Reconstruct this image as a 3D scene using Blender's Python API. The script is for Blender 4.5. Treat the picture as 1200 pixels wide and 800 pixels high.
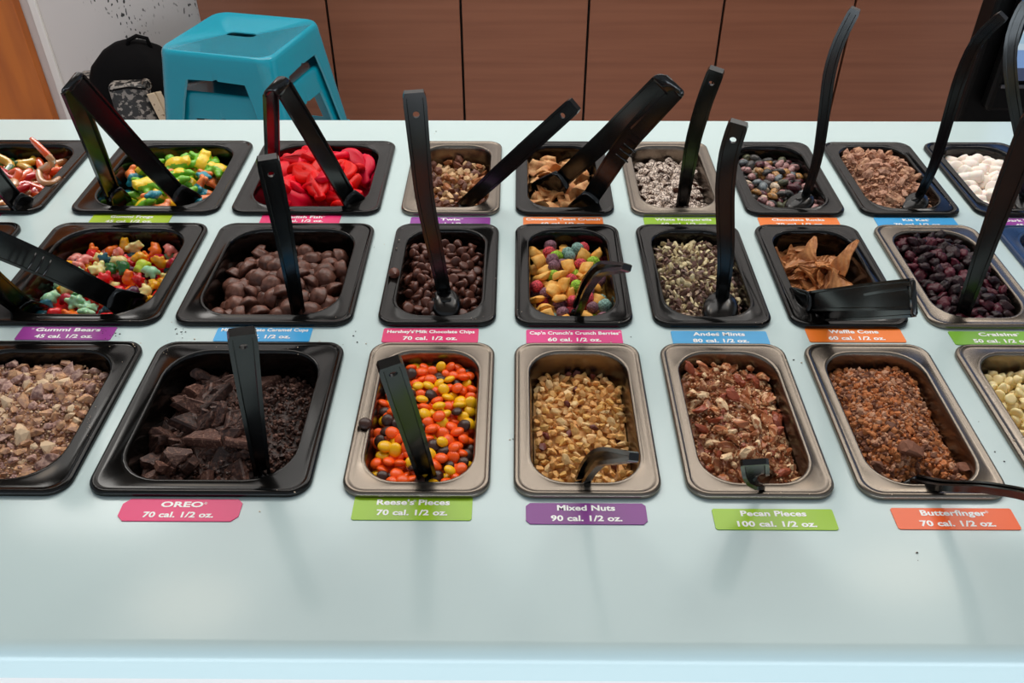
import bpy, bmesh, math, random
import numpy as np
from mathutils import Vector, Matrix, Euler
random.seed(7); rng = np.random.default_rng(7)
SC = bpy.context.scene
C = SC.collection
for o in list(bpy.data.objects): bpy.data.objects.remove(o)
H0 = 0.9                      # counter top height; everything below is modelled relative to the counter top and lifted at the end

# ------------------------------------------------------------------ camera
F_PX, PITCH, YAW, ROLL, CAMH = 1021.99, 0.668198, 0.00725679, -0.000771815, 0.475806
def cam_axes():
    cx, sx = math.cos(PITCH), math.sin(PITCH)
    fwd = np.array([0, cx, -sx]); up = np.array([0, sx, cx]); rt = np.array([1., 0, 0])
    cr, sr = math.cos(ROLL), math.sin(ROLL)
    rt2, up2 = cr*rt + sr*up, -sr*rt + cr*up
    cz, sz = math.cos(YAW), math.sin(YAW)
    Z = np.array([[cz, -sz, 0], [sz, cz, 0], [0, 0, 1]])
    return Z@rt2, Z@up2, Z@fwd
CR, CU, CF = cam_axes()
CAM = np.array([0, 0, CAMH])
cd = bpy.data.cameras.new('camera'); cam = bpy.data.objects.new('camera', cd); C.objects.link(cam)
M = Matrix(((CR[0], CU[0], -CF[0], 0), (CR[1], CU[1], -CF[1], 0), (CR[2], CU[2], -CF[2], CAMH + H0), (0, 0, 0, 1)))
cam.matrix_world = M
cd.sensor_width = 36; cd.sensor_fit = 'HORIZONTAL'; cd.lens = F_PX/1200*36; cd.clip_start = 0.01
SC.camera = cam
# ------------------------------------------------------------------ world and light
w = bpy.data.worlds.new('world'); SC.world = w; w.use_nodes = True
bg = w.node_tree.nodes['Background']; bg.inputs[0].default_value = (0.80, 0.90, 1.0, 1); bg.inputs[1].default_value = 0.42
def area(name, loc, size, power, col, rot=(0, 0, 0), sy=None):
    l = bpy.data.lights.new(name, 'AREA'); l.energy = power; l.color = col; l.size = size
    if sy: l.shape = 'RECTANGLE'; l.size_y = sy
    o = bpy.data.objects.new(name, l); C.objects.link(o); o.location = (loc[0], loc[1], loc[2] + H0); o.rotation_euler = rot
    return o
area('ceiling_panel_light', (0.1, 1.7, 1.85), 2.6, 19, (1.0, 0.98, 0.95), sy=1.3)
area('rear_panel_light', (0.0, 2.1, 1.85), 3.4, 54, (1.0, 0.97, 0.92), sy=0.6)
area('low_daylight_fill', (0, -2.0, -.36), 4.5, 78, (.80, .91, 1.0), (math.radians(90), 0, 0), sy=1.0)     # added low fill on the counter lip, for daylight from behind the viewer
for lx, ly in ((-.96, 1.38), (1.19, 1.56)):      # two warm downlights whose soft reflections show in the counter's front
    l = area('warm_downlight', (lx, ly, 1.84), .32, 1.1, (1.0, .80, .60)); l.data.shape = 'DISK'
SC.view_settings.view_transform = 'Standard'; SC.view_settings.look = 'None'
SC.view_settings.exposure = 0.0; SC.view_settings.gamma = 1.0; SC.view_settings.use_curve_mapping = False

# ------------------------------------------------------------------ helpers
def ray(u, v): return CF + CR*(u - 600)/F_PX - CU*(v - 400)/F_PX
def ground(u, v, z=0.0):
    d = ray(u, v); return CAM + d*((z - CAMH)/d[2])
def at_depth(u, v, D): return CAM + ray(u, v)*D
def pix(P):
    d = np.array(P) - CAM; D = d@CF
    return (600 + F_PX*(d@CR)/D, 400 - F_PX*(d@CU)/D) if D > 0 else (-9e9, -9e9)
def lin(h):
    if isinstance(h, str):
        h = h.lstrip('#'); h = [int(h[i:i+2], 16)/255 for i in (0, 2, 4)]
    return tuple(c/12.92 if c <= .04045 else ((c + .055)/1.055)**2.4 for c in h)
MATS = {}
def mat(name, col, rough=.5, metal=0, vary=0.0, hue=0.0, bump=0, bscale=300, col2=None, cscale=200, cfac=(.4, .6), sss=0, coat=0, trans=0, spec=.5, aniso=None):
    """Procedural principled material: mottle between two colours, per-piece value change, noise bump."""
    m = bpy.data.materials.new(name); m.use_nodes = True; nt = m.node_tree; N = nt.nodes; L = nt.links
    p = N['Principled BSDF']; c = lin(col)
    p.inputs['Roughness'].default_value = rough; p.inputs['Metallic'].default_value = metal
    p.inputs['Specular IOR Level'].default_value = spec
    if sss:
        p.inputs['Subsurface Weight'].default_value = sss; p.inputs['Subsurface Radius'].default_value = (1, .6, .4); p.inputs['Subsurface Scale'].default_value = .004
    if coat: p.inputs['Coat Weight'].default_value = coat; p.inputs['Coat Roughness'].default_value = .08
    if trans: p.inputs['Transmission Weight'].default_value = trans
    rgb = N.new('ShaderNodeRGB'); rgb.outputs[0].default_value = (*c, 1); src = rgb.outputs[0]
    tc = N.new('ShaderNodeTexCoord')
    mp = N.new('ShaderNodeMapping'); L.new(tc.outputs['Object'], mp.inputs[0])
    if aniso: mp.inputs['Scale'].default_value = aniso
    if col2:
        n = N.new('ShaderNodeTexNoise'); n.inputs['Scale'].default_value = cscale; n.inputs['Detail'].default_value = 3; L.new(mp.outputs[0], n.inputs[0])
        r = N.new('ShaderNodeMapRange'); r.inputs[1].default_value = cfac[0]; r.inputs[2].default_value = cfac[1]; L.new(n.outputs[0], r.inputs[0])
        mx = N.new('ShaderNodeMix'); mx.data_type = 'RGBA'; L.new(r.outputs[0], mx.inputs[0]); L.new(src, mx.inputs[6]); mx.inputs[7].default_value = (*lin(col2), 1); src = mx.outputs[2]
    if vary or hue:
        oi = N.new('ShaderNodeObjectInfo'); g = N.new('ShaderNodeNewGeometry')
        a = N.new('ShaderNodeMath'); a.operation = 'ADD'; L.new(oi.outputs['Random'], a.inputs[0]); L.new(g.outputs['Random Per Island'], a.inputs[1])
        f = N.new('ShaderNodeMath'); f.operation = 'FRACT'; L.new(a.outputs[0], f.inputs[0])
        hs = N.new('ShaderNodeHueSaturation'); L.new(src, hs.inputs['Color'])
        r = N.new('ShaderNodeMapRange'); r.inputs[3].default_value = 1 - vary; r.inputs[4].default_value = 1 + vary; L.new(f.outputs[0], r.inputs[0]); L.new(r.outputs[0], hs.inputs['Value'])
        if hue:
            f2 = N.new('ShaderNodeMath'); f2.operation = 'MULTIPLY'; f2.inputs[1].default_value = 7.31; L.new(a.outputs[0], f2.inputs[0])
            f3 = N.new('ShaderNodeMath'); f3.operation = 'FRACT'; L.new(f2.outputs[0], f3.inputs[0])
            r2 = N.new('ShaderNodeMapRange'); r2.inputs[3].default_value = .5 - hue; r2.inputs[4].default_value = .5 + hue; L.new(f3.outputs[0], r2.inputs[0]); L.new(r2.outputs[0], hs.inputs['Hue'])
        src = hs.outputs[0]
    L.new(src, p.inputs['Base Color'])
    if bump:
        n = N.new('ShaderNodeTexNoise'); n.inputs['Scale'].default_value = bscale; n.inputs['Detail'].default_value = 4; L.new(mp.outputs[0], n.inputs[0])
        b = N.new('ShaderNodeBump'); b.inputs['Strength'].default_value = bump; b.inputs['Distance'].default_value = .001; L.new(n.outputs[0], b.inputs['Height']); L.new(b.outputs[0], p.inputs['Normal'])
    MATS[name] = m; return m
def mesh(name, verts, faces, mats, smooth=True, fm=None):
    me = bpy.data.meshes.new(name); me.from_pydata([tuple(map(float, v)) for v in verts], [], [tuple(int(i) for i in f) for f in faces])
    for m in (mats if isinstance(mats, (list, tuple)) else [mats]): me.materials.append(m)
    if smooth: me.polygons.foreach_set('use_smooth', [True]*len(me.polygons))
    if fm is not None: me.polygons.foreach_set('material_index', list(map(int, fm)))
    me.update(); return me
def link(name, me, parent=None, loc=(0, 0, 0), rot=(0, 0, 0)):
    o = bpy.data.objects.new(name, me); C.objects.link(o); o.location = loc; o.rotation_euler = rot
    if parent: o.parent = parent
    return o
def tag(o, label=None, cat=None, group=None, kind=None):
    if label: o['label'] = label
    if cat: o['category'] = cat
    if group: o['group'] = group
    if kind: o['kind'] = kind
    return o
def thing(name, label, cat, loc=(0, 0, 0), rz=0, group=None):
    o = link(name, None, None, loc, (0, 0, rz)); return tag(o, label, cat, group)
def from_bm(name, bm, mats, smooth=True):
    bmesh.ops.recalc_face_normals(bm, faces=bm.faces)
    me = bpy.data.meshes.new(name); bm.to_mesh(me); bm.free()
    for m in (mats if isinstance(mats, (list, tuple)) else [mats]): me.materials.append(m)
    if smooth: me.polygons.foreach_set('use_smooth', [True]*len(me.polygons))
    return me
def sharp(me, deg=35):
    bm = bmesh.new(); bm.from_mesh(me)
    for e in bm.edges:
        if len(e.link_faces) == 2 and e.calc_face_angle(0) > math.radians(deg): e.smooth = False
    bm.to_mesh(me); bm.free(); return me
def box_bm(bm, x0, x1, y0, y1, z0, z1, bev=0):
    r = bmesh.ops.create_cube(bm, size=1)
    for v in r['verts']:
        v.co = Vector(((x0+x1)/2 + v.co.x*(x1-x0), (y0+y1)/2 + v.co.y*(y1-y0), (z0+z1)/2 + v.co.z*(z1-z0)))
    if bev:
        es = set(e for v in r['verts'] for e in v.link_edges)
        bmesh.ops.bevel(bm, geom=list(es), offset=bev, segments=2, affect='EDGES', profile=.5)
def box(name, x0, x1, y0, y1, z0, z1, m, bev=0, parent=None):
    bm = bmesh.new(); box_bm(bm, x0, x1, y0, y1, z0, z1, bev)
    me = from_bm(name, bm, m, False)
    return link(name, me, parent)
def rrect(hx, hy, r, n=7, cx=0, cy=0):
    r = min(r, hx*.999, hy*.999); pts = []
    for k, (sx, sy) in enumerate([(1, 1), (-1, 1), (-1, -1), (1, -1)]):
        for i in range(n + 1):
            a = math.pi/2*k + math.pi/2*i/n
            pts.append((cx + sx*(hx - r) + r*math.cos(a), cy + sy*(hy - r) + r*math.sin(a)))
    return pts
def loft(loops, close=True, cap0=False, cap1=False):
    n = len(loops[0]); V = [p for l in loops for p in l]; F = []
    for a in range(len(loops) - 1):
        for i in range(n if close else n - 1):
            j = (i + 1) % n
            F.append((a*n + i, a*n + j, (a+1)*n + j, (a+1)*n + i))
    if cap0: F.append(tuple(reversed(range(n))))
    if cap1: F.append(tuple((len(loops)-1)*n + i for i in range(n)))
    return V, F

# ------------------------------------------------------------------ materials of the setting
m_counter = mat('counter_solid_surface', '#c2d5d5', rough=.16, bump=.015, bscale=60, spec=.35)
m_white = mat('painted_white', '#dcd8d4', rough=.6)
m_ceil = mat('ceiling_warm_grey', '#a0968c', rough=.9)
m_floor = mat('floor_vinyl', '#d8cbc8', rough=.5, col2='#c9bcb9', cscale=6)
m_orange = mat('orange_wood', '#b8641c', rough=.45, col2='#9c4f14', cscale=12, aniso=(1, 1, .15), bump=.05)
m_lam = mat('brown_woodgrain_laminate', '#8f5e47', rough=.42, col2='#7a4c39', cscale=5, cfac=(.2, .8), aniso=(.35, 1, 9), spec=.35)
m_dark = mat('black_gap', '#0c0a09', rough=.8)
m_black = mat('black_food_plastic', '#080706', rough=.15, spec=.34)
m_blue_reflect = mat('black_plastic_blue_reflection', '#1d3558', rough=.22)  # bluish reflection on black plastic, put into the base colour
m_blackU = mat('black_utensil_plastic', '#0a0a0a', rough=.19, bump=.02, bscale=90, spec=.5)
m_steel = mat('brushed_steel', '#81786e', rough=.27, metal=1, bump=.03, bscale=250, aniso=(1, 12, 1))
m_teal = mat('teal_painted_steel', '#0690a8', rough=.22, coat=.5)
m_ltext = mat('white_print', '#f4f4f2', rough=.4)
def wall_dirty():
    m = mat('white_wall_with_flecks', '#c9c3c0', rough=.55); nt = m.node_tree; N = nt.nodes; L = nt.links
    tc = N.new('ShaderNodeTexCoord'); mp = N.new('ShaderNodeMapping'); L.new(tc.outputs['Object'], mp.inputs[0]); mp.inputs['Scale'].default_value = (1, 1, .55)
    n = N.new('ShaderNodeTexNoise'); n.inputs['Scale'].default_value = 105; n.inputs['Detail'].default_value = 1; L.new(mp.outputs[0], n.inputs[0])
    n2 = N.new('ShaderNodeTexNoise'); n2.inputs['Scale'].default_value = 5; L.new(tc.outputs['Object'], n2.inputs[0])
    r = N.new('ShaderNodeMapRange'); r.inputs[1].default_value = .63; r.inputs[2].default_value = .66; L.new(n.outputs[0], r.inputs[0])
    r2 = N.new('ShaderNodeMapRange'); r2.inputs[1].default_value = .47; r2.inputs[2].default_value = .55; L.new(n2.outputs[0], r2.inputs[0])
    # flecks gather in one splashed patch of the wall
    sx = N.new('ShaderNodeSeparateXYZ'); L.new(tc.outputs['Object'], sx.inputs[0])
    g1 = N.new('ShaderNodeMapRange'); g1.inputs[1].default_value = -1.36; g1.inputs[2].default_value = -1.26; L.new(sx.outputs[0], g1.inputs[0])
    mu = N.new('ShaderNodeMath'); mu.operation = 'MULTIPLY'; L.new(r.outputs[0], mu.inputs[0]); L.new(r2.outputs[0], mu.inputs[1])
    m2 = N.new('ShaderNodeMath'); m2.operation = 'MULTIPLY'; L.new(mu.outputs[0], m2.inputs[0]); L.new(g1.outputs[0], m2.inputs[1])
    mx = N.new('ShaderNodeMix'); mx.data_type = 'RGBA'; L.new(m2.outputs[0], mx.inputs[0])
    p = N['Principled BSDF']; old = p.inputs['Base Color'].links[0].from_socket; L.new(old, mx.inputs[6]); mx.inputs[7].default_value = (.03, .028, .027, 1); L.new(mx.outputs[2], p.inputs['Base Color'])
    return m
m_wall = wall_dirty()

# ------------------------------------------------------------------ setting
tag(box('floor', -3.2, 3.2, -2.5, 2.8, -.95, -.9, m_floor), kind='structure')
tag(box('ceiling', -3.2, 3.2, -.3, 2.8, 1.9, 1.95, m_ceil), kind='structure')
tag(box('wall_back', -3.2, 3.2, 2.64, 2.74, -.9, 1.9, m_wall), kind='structure')
tag(box('trim_1', -1.447, -1.425, 2.628, 2.64, -.9, 1.9, m_white, .002), kind='structure')
dr = thing('door_1', None, None, (0, 0, 0)); tag(dr, kind='structure')
box('door_leaf', -2.3, -1.475, 2.600, 2.639, -.9, 1.15, m_orange, .003, dr)
hd = box('door_handle', -2.24, -2.22, 2.54, 2.6, .0, .14, m_steel, .004, dr)

# base cabinets along the back wall, one door each; seams measured from the photograph
seams = [-.934, -.556, -.167, .205, .595, .972, 1.35, 1.73]
names_c = ['brown laminate base cabinet behind the teal stools', 'brown laminate base cabinet just right of the teal stools', 'brown laminate base cabinet behind the spoon of chocolate chips', 'brown laminate base cabinet behind the tall tongs of cinnamon squares',
           'brown laminate base cabinet behind the spoon of chocolate pebbles', 'brown laminate base cabinet just left of the black kiosk', 'brown laminate base cabinet hidden mostly by the black kiosk']
for k in range(len(seams) - 1):
    a, b = seams[k], seams[k+1]
    t = thing('base_cabinet', names_c[k], 'cabinet', ((a+b)/2, 2.6, -.9), 0, 'brown base cabinets along the back wall')
    hw = (b - a)/2
    box('cabinet_body', -hw, hw, .0, .038, 0, .86, m_dark, 0, t)
    box('door', -hw + .0035, hw - .0035, -.018, -.0005, .09, .855, m_lam, .0015, t)
    box('toe_kick', -hw, hw, -.004, -.0005, 0, .088, m_dark, 0, t)
bm = bmesh.new(); box_bm(bm, -.94, 1.74, 2.575, 2.639, -.039, 0.0, .004)
tag(link('back_worktop', from_bm('back_worktop', bm, m_counter, False)), 'pale worktop running over the brown base cabinets', 'worktop')

# ------------------------------------------------------------------ serving counter with cut-outs for the pans
ROWS = [.4205, .6222, .8195]
SIX, NIN, LEN = .162, .1075, .176
COL9 = {-1: -.0728, 0: .0515, 1: .1767, 2: .3005, 3: .4245, 4: .548}
COL6 = {0: -.2300, 1: -.4045, 2: -.579}
PANS = []
def hole(cx, w, r): return (cx - w/2 + .0085, cx + w/2 - .0085, ROWS[r] + .0085, ROWS[r] + LEN - .0085)
def build_counter(holes):
    x0, x1, y0, y1 = -1.25, 1.25, .3067, 1.0645
    xs = sorted(set([x0, x1] + [round(h[i], 5) for h in holes for i in (0, 1)])); ys = sorted(set([y0, y1] + [round(h[i], 5) for h in holes for i in (2, 3)]))
    T = -.03; V = []; idx = {}; F = []
    def v(x, y, z):
        k = (round(x, 6), round(y, 6), round(z, 6))
        if k not in idx: idx[k] = len(V); V.append(k)
        return idx[k]
    inh = lambda x, y: any(h[0] < x < h[1] and h[2] < y < h[3] for h in holes)
    nx, ny = len(xs)-1, len(ys)-1
    solid = [[not inh((xs[i]+xs[i+1])/2, (ys[j]+ys[j+1])/2) for j in range(ny)] for i in range(nx)]
    S = lambda i, j: 0 <= i < nx and 0 <= j < ny and solid[i][j]
    for i in range(nx):
        for j in range(ny):
            if not solid[i][j]: continue
            a, b, c, d = xs[i], xs[i+1], ys[j], ys[j+1]
            F.append((v(a, c, 0), v(b, c, 0), v(b, d, 0), v(a, d, 0)))
            if j > 0: F.append((v(a, c, T), v(a, d, T), v(b, d, T), v(b, c, T)))
            if not S(i-1, j): F.append((v(a, d, 0), v(a, d, T), v(a, c, T), v(a, c, 0)))
            if not S(i+1, j): F.append((v(b, c, 0), v(b, c, T), v(b, d, T), v(b, d, 0)))
            if not S(i, j+1): F.append((v(b, d, 0), v(b, d, T), v(a, d, T), v(a, d, 0)))
            if not S(i, j-1) and j > 0: F.append((v(a, c, 0), v(a, c, T), v(b, c, T), v(b, c, 0)))
            if j == 0:       # eased front edge, then the upright lip
                r = .0115; prof = [(y0 - r*math.sin(t), -r + r*math.cos(t)) for t in [k*math.pi/2/7 for k in range(8)]] + [(y0 - r, -.026), (y0 - r + .003, -.029), (y0, T)]
                for k in range(len(prof) - 1):
                    (p, q), (s, t_) = prof[k], prof[k+1]
                    F.append((v(a, p, q), v(a, s, t_), v(b, s, t_), v(b, p, q)))
                F.append((v(a, y0, T), v(a, d, T), v(b, d, T), v(b, y0, T)))
    me = mesh('counter_top', V, F, m_counter, True); sharp(me, 40); return me

# ------------------------------------------------------------------ food pans
def pan_mesh(w, m, key):
    hx, hy = w/2, LEN/2
    black = m is not m_steel
    ss, ff = (.0165, .0135) if w > .12 else ((.0135, .013) if black else (.0125, .0125))
    prof = [  # inset from the outer edge, height, corner radius
        (0, .0008, .016), (0, .0030, .016), (.0006, .0042, .0157), (.0018, .0050, .015), (.0030, .0051, .014), (.0038, .0046, .0135), (.0046, .0041, .013), (.0056, .0040, .0128), (.0060, .0040, .0128)]
    loops = []
    for ins, z, r in prof: loops.append([(x, y, z) for x, y in rrect(hx - ins, hy - ins, r)])
    R0 = .034 if w > .12 else .028
    for f, z in ((-.0026, .0040), (-.0018, .0045), (-.0008, .0047), (.0002, .0040), (.0008, .0023), (.0013, .0005), (.0017, -.003), (.0045, -.045), (.007, -.085), (.010, -.097), (.02, -.1)):
        loops.append([(x, y, z) for x, y in rrect(hx - ss - f, hy - ff - f, R0 - max(f, 0))])
    V, F = loft(loops, cap1=True)
    me = mesh('food_pan_' + key, V, F, m); return me, (hx - ss - .0025, hy - ff - .0025, R0 - .003)
PM = {'b6': pan_mesh(SIX, m_black, 'b6'), 'b9': pan_mesh(NIN, m_black, 'b9'), 's9': pan_mesh(NIN, m_steel, 's9'), 'n9': pan_mesh(NIN, m_blue_reflect, 'n9')}
LAY = []
def pan(key, cx, row, label):
    me, inner = PM[key]; cy = ROWS[row] + LEN/2
    o = link('food_pan', me, None, (cx, cy, 0)); tag(o, label, 'food pan', 'food pans set in the counter')
    LAY.append((cx, SIX if key == 'b6' else NIN, row)); return dict(c=(cx, cy), inner=inner, o=o)
P = {}
P['toffee'] = pan('b6', COL6[1], 0, 'black plastic pan of tan crushed candy cut by left edge, front row')
P['cookie'] = pan('b6', COL6[0], 0, 'wide black plastic pan of dark crushed chocolate cookies, front row')
P['pieces'] = pan('s9', COL9[-1], 0, 'steel pan of orange, yellow and brown candies')
P['nuts'] = pan('s9', COL9[0], 0, 'steel pan of golden chopped nuts, front row')
P['pecan'] = pan('s9', COL9[1], 0, 'steel pan of reddish brown pecan pieces, front row')
P['butter'] = pan('s9', COL9[2], 0, 'steel pan of rusty orange-brown candy crumble')
P['white'] = pan('s9', COL9[3] + .0055, 0, 'steel pan of creamy white chips at right edge')
P['empty'] = pan('b6', COL6[2] - .022, 1, 'black plastic pan whose corner shows at left edge, middle row')
P['bears'] = pan('b6', COL6[1], 1, 'wide black plastic pan of coloured gummy bears')
P['cups'] = pan('b6', COL6[0], 1, 'wide black plastic pan of lumpy milk chocolate cups')
P['chips'] = pan('b9', COL9[-1], 1, 'narrow black plastic pan of brown chocolate chips')
P['cereal'] = pan('b9', COL9[0], 1, 'narrow black plastic pan of coloured cereal balls and squares')
P['mint'] = pan('b9', COL9[1], 1, 'narrow black plastic pan of green and brown mint shavings')
P['waffle'] = pan('b9', COL9[2], 1, 'narrow black plastic pan of broken waffle cone')
P['cran'] = pan('s9', COL9[3], 1, 'steel pan of dark red dried cranberries')
P['blue_reflect'] = pan('n9', COL9[4] + .004, 1, 'dark blue pan whose corner shows at right edge')
P['worms'] = pan('b6', COL6[2] - .0185, 2, 'black plastic pan of gummy worms at left edge, back row')
P['frogs'] = pan('b6', COL6[1], 2, 'wide black plastic pan of gummy frogs, back row')
P['fish'] = pan('b6', COL6[0], 2, 'wide black plastic pan heaped with red gummy candy')
P['bar'] = pan('s9', COL9[-1], 2, 'small steel pan of chopped caramel cookie bar, back row')
P['cinn'] = pan('b9', COL9[0], 2, 'narrow black plastic pan of cinnamon cereal squares, back row')
P['nonp'] = pan('s9', COL9[1], 2, 'small steel pan of white-beaded chocolate drops, back row')
P['rocks'] = pan('b9', COL9[2], 2, 'narrow black plastic pan of mottled candy pebbles, back row')
P['wafer'] = pan('b9', COL9[3], 2, 'narrow black plastic pan heaped with chopped milk chocolate wafer')
P['marsh'] = pan('b9', COL9[4], 2, 'narrow black plastic pan of white mini marshmallows, back row')
ct = link('counter_top', build_counter([hole(cx, w_, r) for cx, w_, r in LAY]))
sc_ = thing('serving_counter', 'pale aqua glossy serving counter holding three rows of food pans', 'counter'); ct.parent = sc_
cb = bmesh.new()
for a in ((-1.2, 1.2, .40, .418), (-1.2, 1.2, 1.02, 1.04), (-1.2, -1.18, .418, 1.02), (1.18, 1.2, .418, 1.02)): box_bm(cb, a[0], a[1], a[2], a[3], -.9, -.0305)
link('counter_base', from_bm('counter_base', cb, m_white, False), sc_)

# ------------------------------------------------------------------ piece shapes
def ico(sub, rad=1.0):
    bm = bmesh.new(); bmesh.ops.create_icosphere(bm, subdivisions=sub, radius=rad)
    V = np.array([v.co[:] for v in bm.verts]); F = [tuple(v.index for v in f.verts) for f in bm.faces]; bm.free(); return V, F
ICO = {1: ico(1), 2: ico(2), 3: ico(3)}
def noise3(V, k, seed):
    r = np.random.default_rng(seed); s = np.zeros(len(V))
    for i in range(6):
        d = r.normal(size=3); d /= np.linalg.norm(d); s += np.sin((V@d)*k*(1 + .35*i) + r.uniform(0, 6.28))/(1 + .3*i)
    return s/3
def lump(sx, sy, sz, jag, seed, sub=2, k=2.5):
    V, F = ICO[sub]; V = V*(1 + jag*noise3(V, k, seed))[:, None]; return V*np.array([sx, sy, sz]), F
def shard(sx, sy, sz, seed, cuts=3):
    """Angular broken fragment: a ball of points cut by random planes."""
    r = np.random.default_rng(seed); V, F = ICO[1] if cuts < 5 else ICO[2]; V = V.copy()*1.15
    for i in range(cuts + 3):
        d = r.normal(size=3); d /= np.linalg.norm(d); h = r.uniform(.45, .85); s = V@d; k = s > h
        V[k] -= ((s[k] - h)[:, None])*d
    V += r.normal(scale=.05, size=V.shape); return V*np.array([sx, sy, sz]), F
def lathe(prof, n=12):
    loops = [[(r*math.cos(2*math.pi*i/n), r*math.sin(2*math.pi*i/n), z) for i in range(n)] for r, z in prof]
    V, F = loft(loops, cap0=True, cap1=True); return np.array(V), F
def chip(r, seed):
    V, F = lathe([(r*.55, -.42*r), (r*.9, -.36*r), (r, -.12*r), (r*.84, .22*r), (r*.5, .52*r), (r*.24, .78*r), (r*.1, .98*r), (r*.03, 1.05*r)], 10)
    k = np.clip(V[:, 2]/r, 0, 1)**2; rr = np.random.default_rng(seed); a = rr.uniform(0, 6.28); V[:, 0] += k*r*.22*math.cos(a); V[:, 1] += k*r*.22*math.sin(a); return V, F
def cup(r, seed):
    rr = np.random.default_rng(seed); n = 18
    loops = []
    for q, z in ((.5, -.38), (.92, -.36), (1.05, -.24), (1.0, -.1), (.86, .1), (.78, .32), (.6, .5), (.3, .58), (.05, .6)):
        loops.append([(r*q*(1 + (.05 if q > .55 else .02)*math.sin(i*2*math.pi*7/n + seed) + rr.normal(0, .02))*math.cos(2*math.pi*i/n), r*q*(1 + rr.normal(0, .02))*math.sin(2*math.pi*i/n), r*z + r*rr.normal(0, .02)) for i in range(n)])
    V, F = loft(loops, cap0=True, cap1=True); V = np.array(V); return V*(1 + .11*noise3(V/r, 3.5, seed))[:, None], F
def pillow(a, th, seed, wave=0.15, grid=6, twist=.2):
    """Puffed or wavy square of cereal."""
    rr = np.random.default_rng(seed); n = grid; T = []; B = []
    p1, p2 = rr.uniform(0, 6.28, 2); kk = rr.uniform(.8, 1.6)
    for j in range(n + 1):
        for i in range(n + 1):
            u, v = 2*i/n - 1, 2*j/n - 1; e = (1 - u**4)*(1 - v**4); z0 = a*wave*(math.sin(2.2*u*kk + p1) + math.cos(2.0*v*kk + p2)) + a*twist*u*v
            s = 1 - .08*(abs(u*v)); T.append((a*u*s, a*v*s, z0 + th*e)); B.append((a*u*s, a*v*s, z0 - th*e - th*.15))
    V = T + B; F = []; N = (n+1)**2
    for j in range(n):
        for i in range(n):
            q = j*(n+1) + i; F.append((q, q+1, q+n+2, q+n+1)); F.append((N+q, N+q+n+1, N+q+n+2, N+q+1))
    ring = [i for i in range(n+1)] + [(n+1)*j + n for j in range(1, n+1)] + [(n+1)*n + i for i in range(n-1, -1, -1)] + [(n+1)*j for j in range(n-1, 0, -1)]
    for k in range(len(ring)):
        a_, b_ = ring[k], ring[(k+1) % len(ring)]; F.append((a_, N+a_, N+b_, b_))
    return np.array(V), F
def tube(pts, rad, n=8, ridge=0.0, rk=1.0):
    pts = [np.array(p, float) for p in pts]; loops = []; m = len(pts); up = np.array([0, 0, 1.])
    for i, p in enumerate(pts):
        t = pts[min(i+1, m-1)] - pts[max(i-1, 0)]; t /= np.linalg.norm(t) + 1e-12
        s = np.cross(t, up); s /= np.linalg.norm(s) + 1e-9; u = np.cross(s, t)
        q = rad if np.isscalar(rad) else rad[i]; q = q*(1 + ridge*(1 if i % 2 else -1))
        loops.append([tuple(p + s*q*math.cos(2*math.pi*k/n) + u*q*math.sin(2*math.pi*k/n)) for k in range(n)])
    V, F = loft(loops, cap0=True, cap1=True); return np.array(V), F
def blobs(parts, voxel, it=2):
    """Union of ellipsoids remeshed into one gummy body."""
    bm = bmesh.new()
    for c, s in parts:
        r = bmesh.ops.create_icosphere(bm, subdivisions=2, radius=1)
        for v in r['verts']: v.co = Vector((c[0] + v.co.x*s[0], c[1] + v.co.y*s[1], c[2] + v.co.z*s[2]))
    me = bpy.data.meshes.new('tmp'); bm.to_mesh(me); bm.free(); o = bpy.data.objects.new('tmp', me); C.objects.link(o)
    md = o.modifiers.new('r', 'REMESH'); md.mode = 'VOXEL'; md.voxel_size = voxel
    ms = o.modifiers.new('s', 'SMOOTH'); ms.iterations = it; ms.factor = .5
    dg = bpy.context.evaluated_depsgraph_get(); e = bpy.data.meshes.new_from_object(o.evaluated_get(dg))
    V = np.array([v.co[:] for v in e.vertices]); F = [tuple(p.vertices) for p in e.polygons]
    bpy.data.objects.remove(o); bpy.data.meshes.remove(me); bpy.data.meshes.remove(e); return V, F
def bear(r):
    r = r/1.0; P_ = [((0, .0*r, 0), (.72*r, .72*r, .55*r)), ((0, .66*r, .05*r), (.56*r, .46*r, .50*r)), ((-.36*r, 1.02*r, .1*r), (.2*r,)*3), ((.36*r, 1.02*r, .1*r), (.2*r,)*3), ((0, .70*r, .48*r), (.24*r, .2*r, .16*r)),
          ((-.55*r, .25*r, .36*r), (.25*r, .23*r, .3*r)), ((.55*r, .25*r, .36*r), (.25*r, .23*r, .3*r)), ((-.48*r, -.5*r, .32*r), (.32*r, .3*r, .36*r)), ((.48*r, -.5*r, .32*r), (.32*r, .3*r, .36*r))]
    V, F = blobs(P_, r*.11, 6); V *= 1.06; V[:, 1] -= .2*r; return V, F
def frog(r):
    P_ = [((0, 0, 0), (.66*r, .8*r, .5*r)), ((0, .72*r, .1*r), (.5*r, .4*r, .4*r)), ((-.25*r, .95*r, .3*r), (.14*r,)*3), ((.25*r, .95*r, .3*r), (.14*r,)*3)]
    for sx in (-1, 1):
        P_ += [((sx*.7*r, .42*r, -.05*r), (.32*r, .24*r, .22*r)), ((sx*.95*r, .58*r, -.1*r), (.24*r, .22*r, .18*r)), ((sx*.68*r, -.5*r, 0), (.38*r, .34*r, .3*r)), ((sx*.95*r, -.72*r, -.1*r), (.26*r, .24*r, .2*r))]
    return blobs(P_, r*.1)
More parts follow.
